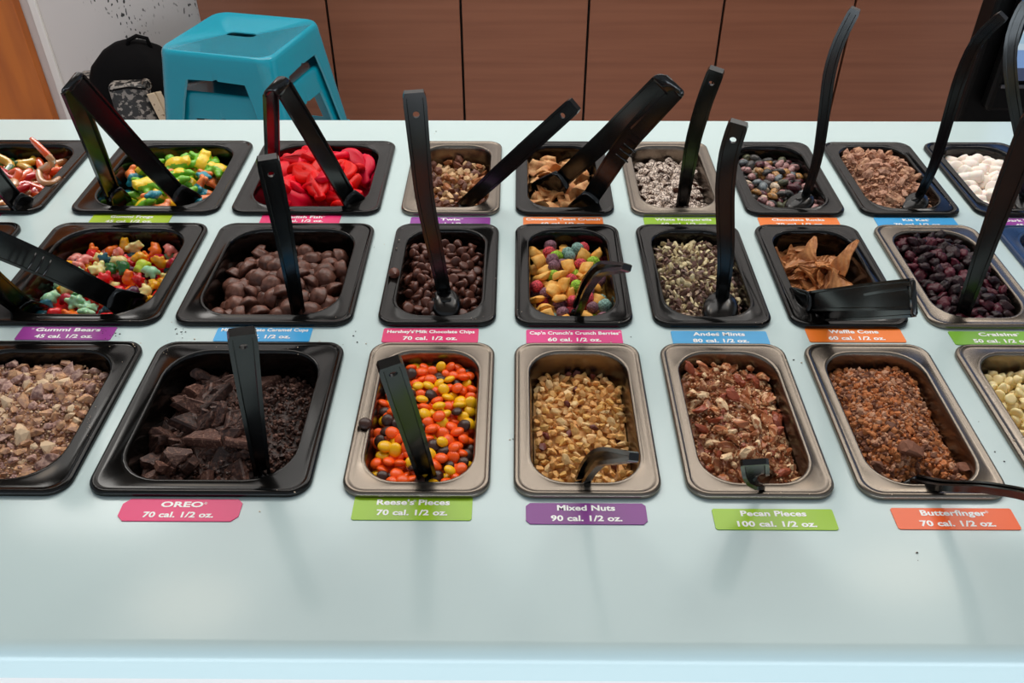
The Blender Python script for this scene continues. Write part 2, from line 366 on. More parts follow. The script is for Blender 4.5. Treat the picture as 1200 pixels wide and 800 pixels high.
def sourlegs(r):
    P_ = [((0, 0, 0), (.42*r, .9*r, .38*r)), ((0, .85*r, 0), (.42*r, .4*r, .36*r))]
    for k, y in enumerate((-.7, .35)):
        for sx in (-1, 1): P_.append(((sx*.42*r, y*r, 0), (.36*r, .27*r, .26*r)))
    return blobs(P_, r*.11)

# ------------------------------------------------------------------ filling a pan with a settled pile of pieces
def rot_for(tilt):
    a = rng.uniform(0, 2*math.pi); t = math.radians(tilt)*math.sqrt(rng.uniform(0, 1)); ax = rng.uniform(0, 2*math.pi)
    return Matrix.Rotation(t, 3, Vector((math.cos(ax), math.sin(ax), 0))) @ Matrix.Rotation(a, 3, 'Z')
def heap_fn(p, level, mound, wob, seed, slope=(0, 0)):
    a, b, _ = p['inner']; r = np.random.default_rng(seed); ph = r.uniform(0, 6.28, 4)
    def f(x, y):
        u, v = x/a, y/b
        return level + mound*(1 - np.clip(u*u, 0, 1))*(1 - np.clip(v*v, 0, 1)) + wob*(np.sin(3.1*u + ph[0])*np.cos(2.7*v + ph[1]) + .6*np.sin(6*u + ph[2] + 4*v)) + slope[0]*u + slope[1]*v
    return f
def inside(p, x, y, m):
    a, b, R = p['inner']; a, b = a - m, b - m; R = max(R - m, .003)
    dx, dy = np.abs(x) - (a - R), np.abs(y) - (b - R)
    return (np.abs(x) < a) & (np.abs(y) < b) & ((dx < 0) | (dy < 0) | (dx*dx + dy*dy < R*R))
def heap_mesh(p, f, drop, n=28):
    """Soft surface just under the loose pieces, closed down the pan wall."""
    a, b, R = p['inner']; loops = []
    for k in range(10):
        q = 1 - k/10; s = .9985 if k == 0 else q
        loops.append([(x*s, y*s, float(f(x*s, y*s)) - drop) for x, y in rrect(a - .0012, b - .0012, R, 6)])
    loops = [[(x, y, z - .02) for x, y, z in loops[0]]] + loops
    V, F = loft(loops, cap1=True); return np.array(V), F
class Joiner:
    def __init__(s): s.V = []; s.F = []; s.m = []; s.mats = []; s.n = 0
    def add(s, V, F, m):
        if m not in s.mats: s.mats.append(m)
        k = s.mats.index(m); s.V.append(V); s.F += [tuple(i + s.n for i in f) for f in F]; s.m += [k]*len(F); s.n += len(V)
    def me(s, name, smooth): return mesh(name, np.concatenate(s.V), s.F, s.mats, smooth, s.m)
FILLED = []
def fill(p, kind, shapes, palette, r, hz, f, group, cat, bedname, bedlabel, bedmat, tilt=30, layers=2.0, avoid=(), smooth=True, cap=300, K=14, mixed=False, fit=.8, jit=.12, over=.0, show=.12, excl=None):
    """shapes: list of (V, F[, face material slots]); palette: (material or list, label, weight). Pieces are dropped one by one; what lies underneath becomes one bed."""
    cx, cy = p['c']; a, b, R = p['inner']; r *= .86; layers *= 1.15; st = max(min(.001, r/4), .0006)
    nx, ny = int(2*a/st) + 1, int(2*b/st) + 1
    gx = (np.arange(nx)*st - a); gy = (np.arange(ny)*st - b)
    X, Y = np.meshgrid(gx, gy, indexing='ij'); Hm = f(X, Y) - layers*hz*1.6; own = -np.ones(Hm.shape, int)
    k = int(math.ceil(r/st)); dd = np.arange(-k, k+1)*st; DX, DY = np.meshgrid(dd, dd, indexing='ij'); q = 1 - (DX**2 + DY**2)/(r*r); msk = q > 0; dome = np.where(msk, hz*np.sqrt(np.clip(q, 0, 1)), 0)
    out = []; fails = 0; wts = np.array([c[2] for c in palette], float); wts /= wts.sum()
    while fails < 40 and len(out) < 1500:
        best = None
        for _ in range(K):
            x, y = rng.uniform(-a, a), rng.uniform(-b, b)
            if not inside(p, x, y, r*fit): continue
            if excl is not None and excl(x, y): continue
            if any((x - ax)**2 + (y - ay)**2 < ar*ar for ax, ay, ar in avoid): continue
            i, j = int(round((x + a)/st)), int(round((y + b)/st)); i0, i1, j0, j1 = i-k, i+k+1, j-k, j+k+1
            s0, s1, t0, t1 = max(0, -i0), (2*k+1) - max(0, i1-nx), max(0, -j0), (2*k+1) - max(0, j1-ny)
            sub = Hm[max(i0, 0):min(i1, nx), max(j0, 0):min(j1, ny)]; dm = dome[s0:s1, t0:t1]; mk = msk[s0:s1, t0:t1]
            z = float(np.max(np.where(mk, sub + dm*.72, -9)))
            sc = z - float(f(x, y))
            if best is None or sc < best[0]: best = (sc, x, y, z, i0, j0, s0, s1, t0, t1)
        if best is None: fails += 1; continue
        sc, x, y, z, i0, j0, s0, s1, t0, t1 = best
        if sc > over: fails += 1; continue
        sl = (slice(max(i0, 0), max(i0, 0) + s1 - s0), slice(max(j0, 0), max(j0, 0) + t1 - t0)); dm = dome[s0:s1, t0:t1]; mk = msk[s0:s1, t0:t1]
        top = z + dm; up = mk & (top > Hm[sl]); Hm[sl] = np.where(up, top, Hm[sl]); own[sl] = np.where(up, len(out), own[sl])
        out.append((x, y, z))
    cnt = np.bincount(own[own >= 0].ravel(), minlength=len(out)) if len(out) else []; full = msk.sum()
    cand = []
    for n_, (x, y, z) in enumerate(out):
        u, v = pix((cx + x, cy + y, z)); fr = cnt[n_]/full
        if fr > show and -3 < u < 1203 and -3 < v < 803: cand.append((-(fr), n_))
    keep = set(n_ for _, n_ in sorted(cand)[:cap]); J = Joiner(); V, F = heap_mesh(p, f, layers*hz*1.6 + .0005); J.add(V + np.array([cx, cy, 0]), F, bedmat)
    cache = {}
    for n_, (x, y, z) in enumerate(out):
        si = int(rng.integers(len(shapes))); ci = int(rng.choice(len(palette), p=wts)); S = shapes[si]; m, lab, _ = palette[ci][:3]
        if len(palette[ci]) > 3: si = int(rng.choice(palette[ci][3])); S = shapes[si]
        Rm = rot_for(tilt); s = 1 + rng.uniform(-jit, jit)
        if n_ in keep:
            if (si, ci) not in cache:
                ml = m if isinstance(m, (list, tuple)) else [m]
                cache[(si, ci)] = mesh(kind if isinstance(kind, str) else kind[ci], S[0], S[1], ml, smooth, S[2] if len(S) > 2 and len(ml) > 1 else None)
            o = bpy.data.objects.new(kind if isinstance(kind, str) else kind[ci], cache[(si, ci)]); C.objects.link(o); o.location = (cx + x, cy + y, z); o.rotation_euler = Rm.to_euler(); o.scale = (s, s, s)
            tag(o, lab, cat if isinstance(cat, str) else cat[ci], group)
        else:
            m0 = m[0] if isinstance(m, (list, tuple)) else m
            J.add((S[0]*s)@np.array(Rm).T + np.array([cx + x, cy + y, z]), S[1], m0)
    me = J.me(bedname, smooth); o = link(bedname, me); tag(o, bedlabel, cat if isinstance(cat, str) else cat[0], None, 'stuff')
    FILLED.append((bedname, len(out), len(keep)))
def local(p, u, v, z=0):
    g = ground(u, v, z); return g[0] - p['c'][0], g[1] - p['c'][1]
def crumbs(p, name, label, cat, f, n, mats, wts, smin, smax, jit=.004, flat=.8, region=None, shard_n=6):
    """A mass of fine crumbs nobody could count: one object."""
    J = Joiner(); a, b, R = p['inner']; cx, cy = p['c']; V, F = heap_mesh(p, f, .003); J.add(V + np.array([cx, cy, 0]), F, mats[0])
    S = [shard(1, 1, flat, 900 + i, 2) for i in range(shard_n)]; w_ = np.array(wts, float); w_ /= w_.sum(); k = 0
    while k < n:
        x, y = rng.uniform(-a, a), rng.uniform(-b, b)
        if not inside(p, x, y, .002) or (region and not region(x, y)): continue
        s = smin + (smax - smin)*rng.uniform(0, 1)**2.5; z = float(f(x, y)) + rng.uniform(-jit, jit*.6) - s*.3
        V, F = S[int(rng.integers(shard_n))]; Rm = np.array(Euler(rng.uniform(0, 6.28, 3)).to_matrix()); J.add((V*s*rng.uniform(.8, 1.3, 3))@Rm.T + np.array([cx + x, cy + y, z]), F, mats[int(rng.choice(len(mats), p=w_))]); k += 1
    o = link(name, J.me(name, False)); tag(o, label, cat, None, 'stuff'); return o

# ---- front row
p = P['pieces']
lens = [(lambda s=s: (lump(.0053, .0050, .0029, .03, s, 3, 1.5)))() for s in range(3)]
mo = mat('candy_orange', '#f85a10', .3, vary=.08, spec=.4); my = mat('candy_yellow', '#f5b908', .3, vary=.06, spec=.4); mb = mat('candy_brown', '#3c2119', .32, vary=.15)
fill(p, 'shell_candy', lens, [(mo, 'glossy orange shell candy in the steel pan', 62), (my, 'glossy yellow shell candy in the steel pan', 19), (mb, 'glossy dark brown shell candy in the steel pan', 18)], .0050, .0030, heap_fn(p, -.0045, .008, .001, 1, (0, -.001)),
     'shell candies in the steel pan', 'candy', 'shell_candy_bed', 'orange, yellow and brown shell candies lying underneath the visible ones', mo, 40, 1.8, [(*local(p, 500, 556), .006)], K=26, fit=.65)
p = P['nuts']
nutS = [shard(.0046, .0034, .0026, s, 3) for s in range(7)]
mn1 = mat('nut_gold', '#dba660', .55, vary=.16, hue=.008, bump=.3, bscale=500, sss=.1); mn2 = mat('nut_pale', '#ecc68c', .55, vary=.1, sss=.1); mn3 = mat('nut_skin', '#6b2f25', .5, vary=.2)
fill(p, 'chopped_nut', nutS, [(mn1, 'golden chopped nut piece in the steel pan', 78), (mn2, 'pale cream chopped nut piece in the steel pan', 17), (mn3, 'red-brown nut skin fragment among golden chopped nuts', 5)], .0040, .0026, heap_fn(p, -.016, .009, .001, 2),
     'chopped nuts in the steel pan', 'nut', 'chopped_nut_bed', 'golden chopped nuts filling the steel pan beneath the top pieces', mn1, 60, 1.6, [(*local(p, 680, 562, -.01), .006)], smooth=False, K=22)
p = P['pecan']
def pecan_piece(s):
    V, F = shard(.0078, .0044, .0036, s, 5); V[:, 2] -= .0012*np.exp(-(V[:, 1]/.0015)**2)*np.sign(V[:, 2]); return V, F
pec = [pecan_piece(s + 20) for s in range(6)] + [lump(.0072, .0038, .0034, .28, 60 + s, 2, 4) for s in range(3)] + [shard(.0036, .0030, .0026, 70 + s, 3) for s in range(7)]
mp1 = mat('pecan_skin', '#a05c34', .42, vary=.25, col2='#d2a074', cscale=170, cfac=(.52, .58), bump=.5, bscale=350); mp2 = mat('pecan_cut', '#ecca9e', .5, vary=.12, col2='#a86840', cscale=170, cfac=(.50, .56), bump=.3, bscale=400); mp3 = mat('pecan_red', '#984a30', .4, vary=.2, bump=.4)
fill(p, 'pecan_piece', pec, [(mp1, 'brown-skinned pecan piece in the steel pan', 50), (mp2, 'pale broken-faced pecan piece in the steel pan', 30), (mp3, 'deep reddish pecan piece in the steel pan', 20)], .0052, .0034, heap_fn(p, -.007, .013, .002, 3, (-.002, .002)),
     'pecan pieces in the steel pan', 'nut', 'pecan_bed', 'pecan crumbs and pieces lying beneath the larger top ones', mp1, 55, 2.0, [(*local(p, 906, 563, -.01), .011)], smooth=False, K=18)
p = P['butter']
mbt = [mat('crumble_rust', '#b4703f', .75, vary=.22), mat('crumble_brown', '#7a4c36', .75, vary=.25), mat('crumble_orange', '#c4743e', .7, vary=.15), mat('crumble_pale', '#c89574', .75, vary=.15)]
def fb(x, y, g=heap_fn(p, -.012, .014, .0030, 4, (-.002, .001))):
    return g(x, y) - .02*np.exp(-(((x - lb[0])/.014)**2 + ((y - lb[1])/.010)**2))
lb = local(p, 1078, 566, -.01)
crumbs(p, 'candy_crumble', 'rusty orange-brown candy crumble heaped in the steel pan', 'candy', fb, 4600, mbt, [4, 3, 1.6, 3], .0009, .0036, .0038)
big = [shard(.009, .007, .004, 300 + i, 5) for i in range(3)]
for k, (u, v, z, lab) in enumerate([(1068, 527, .003, 'largest brown-coated lump lying on the rusty crumble'), (1030, 545, -.004, 'slanted brown chunk at the crumble\'s left front'), (1132, 548, -.006, 'brown chunk near the right wall of the crumble pan'), (1040, 500, .002, 'small brown chunk in the middle of the rusty crumble'), (995, 468, -.004, 'brown chunk by the crumble pan\'s left wall')]):
    g = ground(u, v, z); o = link('candy_chunk', mesh('candy_chunk', big[k % 3][0]*(1.15 if k == 0 else .8), big[k % 3][1], [mbt[1]], False), None, tuple(g), (.3, .2, k*1.3)); tag(o, lab, 'candy', 'chunks on the crumble')
p = P['white']
wc = [chip(.0052, s) for s in range(4)]; mw = mat('white_chip', '#f6e0a6', .38, vary=.05, sss=.3)
fill(p, 'white_chip', wc, [(mw, 'creamy white baking chip in the right-edge steel pan', 1)], .0050, .0040, heap_fn(p, -.012, .008, .001, 5), 'white chips in the right-edge pan', 'chip', 'white_chip_bed', 'creamy white chips lying below the topmost ones', mw, 150, 1.8)
p = P['toffee']
tf = [shard(.0085, .006, .0042, 100 + s, 4) for s in range(5)] + [shard(.0045, .0035, .003, 110 + s, 3) for s in range(4)]
mt1 = mat('toffee_tan', '#d6a67c', .6, vary=.15, col2='#a9806a', cscale=220, bump=.3); mt2 = mat('toffee_dusty_brown', '#93706a', .7, vary=.2, col2='#c8a494', cscale=300, bump=.3); mt3 = mat('toffee_pale', '#e6c8a4', .65, vary=.1, bump=.3)
fill(p, 'crushed_candy_piece', tf, [(mt1, 'tan crushed candy piece in the left-edge black pan', 42), (mt2, 'dusty purple-brown crushed candy piece in the left-edge black pan', 36), (mt3, 'pale beige crushed candy piece in the left-edge black pan', 22)], .0050, .0034, heap_fn(p, -.010, .012, .002, 6, (-.002, .002)),
     'crushed candy in the left-edge pan', 'candy', 'crushed_candy_bed', 'crushed tan and brown candy lying beneath the top pieces', mt2, 50, 2.0, smooth=False, K=16)
p = P['cookie']
mc1 = mat('cookie_dark', '#361f18', .55, vary=.3, col2='#5e3e32', cscale=300, bump=.8, bscale=420, cfac=(.5, .62)); mc2 = mat('cookie_dusty', '#553429', .65, vary=.3, col2='#86604e', cscale=500, cfac=(.55, .65), bump=.8, bscale=500)
def wedge(a0, a1, r, th, seed):
    """Broken slice of a round biscuit with an embossed, uneven edge."""
    rr = np.random.default_rng(seed); n = 9; pts = [(0, 0)] if a1 - a0 < 3.1 else []
    for i in range(n + 1):
        a = a0 + (a1 - a0)*i/n; q = r*(1 + rr.normal(0, .03)); pts.append((q*math.cos(a), q*math.sin(a)))
    if not (a1 - a0 < 3.1): pts.append((rr.normal(0, r*.1), rr.normal(0, r*.1)))
    pts = np.array(pts); pts -= pts.mean(0); loops = []
    for s, z in ((.9, -th/2), (1, -th*.3), (1, th*.3), (.9, th/2), (.6, th*.45), (.15, th*.5)): loops.append([(x*s, y*s, z) for x, y in pts])
    V, F = loft(loops, cap0=True, cap1=True); V = np.array(V); V += rr.normal(0, th*.04, V.shape); return V, F
ck = [wedge(0, 1.4, .021, .0065, 1), wedge(0, 2.2, .018, .006, 2), wedge(0, 3.14, .015, .0075, 3), wedge(0, .9, .023, .006, 4), shard(.011, .009, .006, 5, 5), shard(.013, .006, .005, 6, 5), wedge(0, 1.0, .022, .008, 7)]
def fck(x, y, g=heap_fn(P['cookie'], -.026, .014, .004, 8, (.001, .001))): return g(x, y) - .014*np.exp(-(((x - lc[0])/.02)**2 + ((y - lc[1])/.014)**2))
lc = local(p, 312, 556, -.015)
crumbs(p, 'cookie_crumbs', 'fine black-brown cookie crumbs heaped at the pan\'s right side', 'cookie', fck, 2600, [mc1, mc2], [3, 2], .0009, .0030, .003)
fill(p, 'cookie_chunk', ck, [(mc1, 'dark broken chocolate cookie chunk in the wide black pan', 70), (mc2, 'dusty lighter brown cookie chunk in the wide black pan', 30)], .0080, .0048, lambda x, y: fck(x, y) + .004, 'cookie chunks in the wide black pan', 'cookie', 'cookie_chunk_bed', 'broken chocolate cookies buried at the pan\'s left side', mc1, 60, 1.5,
     [(*local(p, 308, 552, -.01), .016)], smooth=False, excl=lambda x, y: x > .012 + .1*y*0 + (.012 if y < -.02 else 0))
g = ground(208, 535, -.006); V, F = shard(.0125, .0085, .005, 77, 5)
tag(link('cookie_chunk', mesh('cookie_chunk', V, F, [mc2], False), None, tuple(g), (.5, .1, .05)), 'largest squarish crumb-covered cookie chunk at front of the pan', 'cookie', 'cookie chunks in the wide black pan')

crumbs(P['toffee'], 'candy_powder', 'dusty purple-brown powder between the crushed candy pieces', 'candy', heap_fn(P['toffee'], -.0125, .012, .002, 6, (-.002, .002)), 2600, [mt1, mt2, mt3], [3, 4, 2], .0008, .0022, .0028)
crumbs(P['pecan'], 'pecan_crumbs', 'fine pecan crumbs between the larger pieces', 'nut', heap_fn(P['pecan'], -.0105, .013, .002, 3, (-.002, .002)), 1100, [mp1, mp2], [3, 2], .0008, .0020, .0022, region=lambda x, y: (x - local(P['pecan'], 906, 563)[0])**2 + (y - local(P['pecan'], 906, 563)[1])**2 > .00014)
# ---- middle row
p = P['bears']
br = bear(.0080); BR = [br]
cols = [('clear red', '#e01c22', 14), ('pale yellow', '#f6e29a', 14), ('orange', '#fa7a1c', 12), ('dark green', '#267030', 10), ('mint green', '#aadcb4', 12), ('golden amber', '#f0ac1c', 10), ('pink', '#f09488', 8), ('purple', '#5c2848', 6), ('teal blue', '#2a6878', 5), ('lime', '#c8dc48', 5), ('crimson', '#b41030', 5)]
pal = [(mat('gummy_' + n.replace(' ', '_'), c, .2, vary=.1, sss=.8, coat=.3, trans=.12), n + ' gummy bear in the wide black pan', w_) for n, c, w_ in cols]
tb = ground(135, 352, -.004)
fill(p, 'gummy_bear', BR, pal, .0080, .0060, heap_fn(p, -.016, .012, .001, 11, (0, .004)), 'gummy bears in the wide black pan', 'gummy candy', 'gummy_bear_bed', 'mixed gummy bears lying beneath the visible layer', pal[0][0], 180, 1.4, [(tb[0] - p['c'][0], tb[1] - p['c'][1], .013)], K=20)
p = P['cups']
cu = [cup(.0098, s) for s in range(5)]; mcu = mat('milk_chocolate', '#5f3a2e', .42, vary=.18, col2='#7a5042', cscale=180, bump=.25, bscale=200)
fill(p, 'chocolate_cup', cu, [(mcu, 'small lumpy milk chocolate cup in the wide black pan', 1)], .0088, .0054, heap_fn(p, -.016, .013, .001, 12), 'chocolate cups in the wide black pan', 'chocolate', 'chocolate_cup_bed', 'milk chocolate cups lying beneath the visible layer', mcu, 70, 1.5, [(*local(p, 350, 366, -.01), .010)], K=20)
p = P['chips']
ch = [chip(.0056, s + 9) for s in range(5)]; mch = mat('chip_chocolate', '#60382c', .38, vary=.12)
fill(p, 'chocolate_chip', ch, [(mch, 'pointed milk chocolate chip in the narrow black pan', 1)], .0054, .0040, heap_fn(p, -.009, .010, .0015, 13, (-.002, .002)), 'chocolate chips in the narrow black pan', 'chip', 'chocolate_chip_bed', 'milk chocolate chips lying beneath the visible ones', mch, 170, 1.8, [(*local(p, 524, 348, 0), .017)], K=20)
p = P['cereal']
ball = [lump(.0064, .0062, .0060, .10, s, 3, 9) for s in range(3)]; sq = [pillow(.0077, .0034, s, .12, 6, .15) for s in range(4)]
cc = [('bright green', '#7a9f20', 20), ('raspberry red', '#b0333c', 14), ('dusty purple', '#6a4550', 12), ('grey teal', '#64837a', 11)]
pal = [(mat('cereal_' + n.replace(' ', '_'), c, .7, vary=.12, col2=tuple(min(1, x*1.3 + .06) for x in [int(c[i:i+2], 16)/255 for i in (1, 3, 5)]), cscale=650, cfac=(.45, .55), bump=1, bscale=700), n + ' cereal ball in the narrow black pan', w_, [0, 1, 2]) for n, c, w_ in cc]
pal.append((mat('cereal_golden', '#eca33c', .65, vary=.08, col2='#f2b95c', cscale=200, bump=.5, bscale=450), 'puffed golden cereal square in the narrow black pan', 62, [3, 4, 5, 6]))
fill(p, ['cereal_ball']*4 + ['cereal_square'], ball + sq, pal, .0068, .0056, heap_fn(p, -.010, .010, .001, 14, (0, .002)), 'cereal pieces in the narrow black pan', 'cereal', 'cereal_bed', 'coloured cereal lying beneath the visible pieces', pal[4][0], 60, 1.5, [(*local(p, 676, 362, -.005), .011)], K=20)
p = P['mint']
mi = [shard(.0048, .0030, .0016, 200 + s, 3) for s in range(6)] + [shard(.0030, .0024, .0014, 210 + s, 3) for s in range(3)]
mm1 = mat('mint_green', '#e6d8ac', .5, vary=.1, col2='#cdb98c'); mm2 = mat('mint_brown', '#6e4f46', .5, vary=.25); mm3 = mat('mint_layered', '#b89e80', .5, vary=.2, col2='#6e5048', cscale=300)
fill(p, 'mint_shaving', mi, [(mm1, 'pale green mint shaving in the narrow black pan', 36), (mm2, 'chocolate brown mint shaving in the narrow black pan', 32), (mm3, 'layered green and brown mint shaving in the narrow black pan', 32)], .0034, .0019, heap_fn(p, -.008, .009, .0012, 15, (0, .002)),
     'mint shavings in the narrow black pan', 'chocolate', 'mint_bed', 'green and brown mint shavings beneath the top ones', mm3, 80, 2.0, [(*local(p, 842, 355, 0), .015)], smooth=False, K=22)
p = P['waffle']
def waffle(s):
    rr = np.random.default_rng(s); n, m = 8, 5; L_, W_ = rr.uniform(.011, .018), rr.uniform(.006, .010); cv = rr.uniform(15, 45); T = []; B = []
    for j in range(m + 1):
        for i in range(n + 1):
            u, v = i/n, 2*j/m - 1; ww = W_*(1 - .85*u**1.3)*(1 + .12*math.sin(9*u + s)); x = (2*u - 1)*L_; y = v*ww; z = cv*(y*y) - 6*x*x + .0006*(((i + j) % 2) - .5) + .003*math.sin(3*u + s)
            T.append((x, y, z + .0009)); B.append((x, y, z - .0009))
    N = (n+1)*(m+1); F = []
    for j in range(m):
        for i in range(n): q = j*(n+1) + i; F.append((q, q+1, q+n+2, q+n+1)); F.append((N+q, N+q+n+1, N+q+n+2, N+q+1))
    ring = list(range(n+1)) + [(n+1)*j + n for j in range(1, m+1)] + [(n+1)*m + i for i in range(n-1, -1, -1)] + [(n+1)*j for j in range(m-1, 0, -1)]
    for k in range(len(ring)): a_, b_ = ring[k], ring[(k+1) % len(ring)]; F.append((a_, N+a_, N+b_, b_))
    return np.array(T + B), F
wf = [waffle(s) for s in range(7)]; mwf = mat('waffle_cone', '#c98a52', .55, vary=.16, col2='#a96a3a', cscale=160, bump=.3, bscale=300)
fill(p, 'waffle_shard', wf, [(mwf, 'broken caramel-brown waffle cone shard in the narrow black pan', 1)], .0085, .0038, heap_fn(p, -.022, .014, .003, 16, (-.005, .002)), 'waffle shards in the narrow black pan', 'waffle piece', 'waffle_bed', 'broken waffle cone lying beneath the visible shards', mwf, 50, 1.8, [(*local(p, 945, 352, -.01), .02)], smooth=False, K=14, fit=.9, jit=.25, excl=lambda x, y: x > .026)
for k, (u, v, z, rot, lab) in enumerate([(993, 300, .004, (0, -.75, .75), 'long waffle shard pointing up to the right'), (950, 291, .003, (.2, -.8, 1.0), 'tall pointed waffle shard at the back of the pile'), (912, 303, -.004, (.6, -.9, 1.5), 'upright waffle shard against the pan\'s left wall')]):
    g = ground(u, v, z); tag(link('waffle_shard', mesh('waffle_shard', wf[k][0]*(1.25 if k == 0 else .95), wf[k][1], [mwf], False), None, tuple(g), rot), lab, 'waffle piece', 'waffle shards in the narrow black pan')
p = P['cran']
cr = [lump(.0070, .0050, .0038, .34, 400 + s, 3, 5.5) for s in range(6)]; mcr = mat('cranberry', '#280b13', .45, vary=.4, col2='#1c080d', cscale=150, bump=.8, bscale=300, spec=.35); mcr2 = mat('cranberry_red', '#4c0d1e', .4, vary=.3, bump=.8, bscale=300, spec=.4)
fill(p, 'dried_cranberry', cr, [(mcr, 'near-black wrinkled dried cranberry in the steel pan', 66), (mcr2, 'dark red wrinkled dried cranberry in the steel pan', 34)], .0054, .0036, heap_fn(p, -.002, .013, .0025, 17, (0, .002)), 'dried cranberries in the steel pan', 'dried fruit', 'cranberry_bed', 'dark dried cranberries beneath the visible ones', mcr, 60, 1.8, [(*local(p, 1128, 366, 0), .007)], K=16)
p = P['blue_reflect']
fill(p, 'brown_cereal_piece', [lump(.006, .0055, .004, .15, s, 2, 4) for s in range(3)], [(mn1, 'tan piece in the dark blue pan at the right edge', 1)], .006, .004, heap_fn(p, -.012, .008, .001, 18), 'tan pieces in the dark blue pan', 'snack', 'snack_bed', 'tan pieces filling the dark blue pan', mn1, 60, 1.5, K=10)
p = P['empty']
crumbs(p, 'cookie_dust', 'dark crumbs low in the left-edge black pan', 'cookie', heap_fn(p, -.05, .006, .001, 19), 250, [mc1], [1], .001, .003)

# ---- back row
p = P['frogs']
fr = frog(.0160); sl = sourlegs(.0140)
fm_f = [1 if (abs(sum(fr[0][i][0] for i in f)/len(f)) < .0062 and sum(fr[0][i][2] for i in f)/len(f) > .001) else 0 for f in fr[1]]
fm_s = [1 if (sum(sl[0][i][1] for i in f)/len(f)) > .001 else 0 for f in sl[1]]
G = lambda n, c: mat('gummy_' + n, c, .38, vary=.06, sss=.5, coat=.25)
gg, gy_, go, gb, gp, gr = G('leaf_green', '#6fb51c'), G('sun_yellow', '#f5cf2a'), G('tangerine', '#f08444'), G('sky_teal', '#2c93a6'), G('plum', '#56406a'), G('dark_olive', '#5a6a1c')
fill(p, ['gummy_frog', 'gummy_frog', 'sour_gummy', 'sour_gummy', 'sour_gummy'], [(fr[0], fr[1], fm_f), (sl[0], sl[1], fm_s)], [([gg, gy_], 'green gummy frog with yellow back in the wide black pan', 46, [0]), ([gy_, gg], 'yellow gummy frog with green back in the wide black pan', 8, [0]), ([go, gb], 'orange and teal sour gummy in the wide black pan', 26, [1]), ([go, go], 'plain orange sour gummy in the wide black pan', 14, [1]), ([gb, gb], 'teal sour gummy in the wide black pan', 7, [1]), ([gp, gp], 'plum purple sour gummy in the wide black pan', 6, [1])][:5],
     .0128, .0076, heap_fn(p, -.014, .020, .003, 21, (.004, .002)), 'gummies in the back-row frog pan', 'gummy candy', 'gummy_frog_bed', 'mixed gummy frogs beneath the visible ones', gr, 45, 1.6, [(*local(p, 220, 236), .014), (*local(p, 132, 236), .014)], K=14)
p = P['fish']
def fish(s):
    rr = np.random.default_rng(s); n = 14; L_, W_ = .021, .0125; loops = []; P0 = []
    for i in range(n + 1):
        u = -1 + 2*i/n; ww = W_*(math.sqrt(max(0, 1 - ((u + .25)/.78)**2)) if u < .45 else 0); ww = max(ww, W_*.52*math.sqrt(max(0, 1 - ((u - .72)/.285)**2)), W_*.30 if .3 < u < .95 else .0006); P0.append((u*L_, ww))
    b1, b2 = rr.uniform(-16, 16), rr.uniform(-30, 30)
    for s_, z in ((.84, -.0034), (1, -.0014), (1, .0014), (.84, .0034), (.5, .0042)):
        loops.append([(x, y*s_, z + b1*x*x + b2*x*y) for x, y in P0] + [(x, -y*s_, z + b1*x*x - b2*x*y) for x, y in reversed(P0)])
    V, F = loft(loops, cap0=True, cap1=True); return np.array(V), F
fs = [fish(s) for s in range(5)]; mf = mat('gummy_fish_red', '#dc0424', .45, vary=.08, hue=.005, sss=.6, spec=.2)
fill(p, 'gummy_fish', fs, [(mf, 'bright red gummy fish heaped in the wide black pan', 1)], .0125, .0042, heap_fn(p, -.012, .031, .002, 22, (.002, .003)), 'red gummy fish in the back row', 'gummy candy', 'gummy_fish_bed', 'red gummy fish lying inside the heap', mf, 48, 2.4, [(*local(p, 415, 240), .009)], K=12, fit=1.1)
p = P['worms']
def worm(s, L_=.05):
    rr = np.random.default_rng(s); n = 22; a = rr.uniform(.5, 1.0); k = rr.uniform(3, 6)
    pts = [((i/n - .5)*L_*.75, .008*math.sin(k*i/n*a*2 + s), .004*math.sin(5*i/n + s)) for i in range(n + 1)]
    V, F = tube(pts, [.0050*(1 - .6*(abs(2*i/n - 1))**6) for i in range(n + 1)], 8, .05); return V, F, [1 if (sum(V[j][0] for j in f)/len(f)) > 0 else 0 for f in F]
ws = [worm(s) for s in range(5)]
W = lambda n, c: mat('worm_' + n, c, .25, sss=.5, coat=.3, trans=.25, vary=.08)
wr, wcl, wo, wg, wy = W('red', '#c80a16'), W('clear', '#d89a60'), W('orange', '#f25c08'), W('green', '#2c6420'), W('yellow', '#e0b030')
fill(p, 'gummy_worm', ws, [([wr, wcl], 'red and clear gummy worm in the left-edge pan', 34), ([wr, wo], 'red and orange gummy worm in the left-edge pan', 28), ([wg, wy], 'green and yellow gummy worm in the left-edge pan', 20), ([wcl, wo], 'clear and orange gummy worm in the left-edge pan', 10)], .0115, .0050, heap_fn(p, -.018, .016, .003, 23), 'gummy worms in the left-edge pan', 'gummy candy', 'gummy_worm_bed', 'gummy worms lying beneath the visible ones', wr, 30, 1.6, [(*local(p, 28, 238), .012)], K=10)
pts = [(70, 208, .004), (60, 216, .004), (48, 214, .006), (45, 200, .010), (54, 196, .014), (62, 192, .022), (60, 186, .031), (52, 178, .038), (44, 170, .044), (36, 162, .050)]
Wp = np.array([ground(u, v, z) for u, v, z in pts]); fine = np.array([[np.interp(t, range(len(Wp)), Wp[:, k]) for k in range(3)] for t in np.linspace(0, len(Wp)-1, 40)])
for _ in range(3): fine[1:-1] = (fine[:-2] + fine[1:-1]*2 + fine[2:])/4
base = fine[0].copy(); V, F = tube(fine - base, [.0040*(1 - .5*abs(2*i/39 - 1)**8) for i in range(40)], 10, .035)
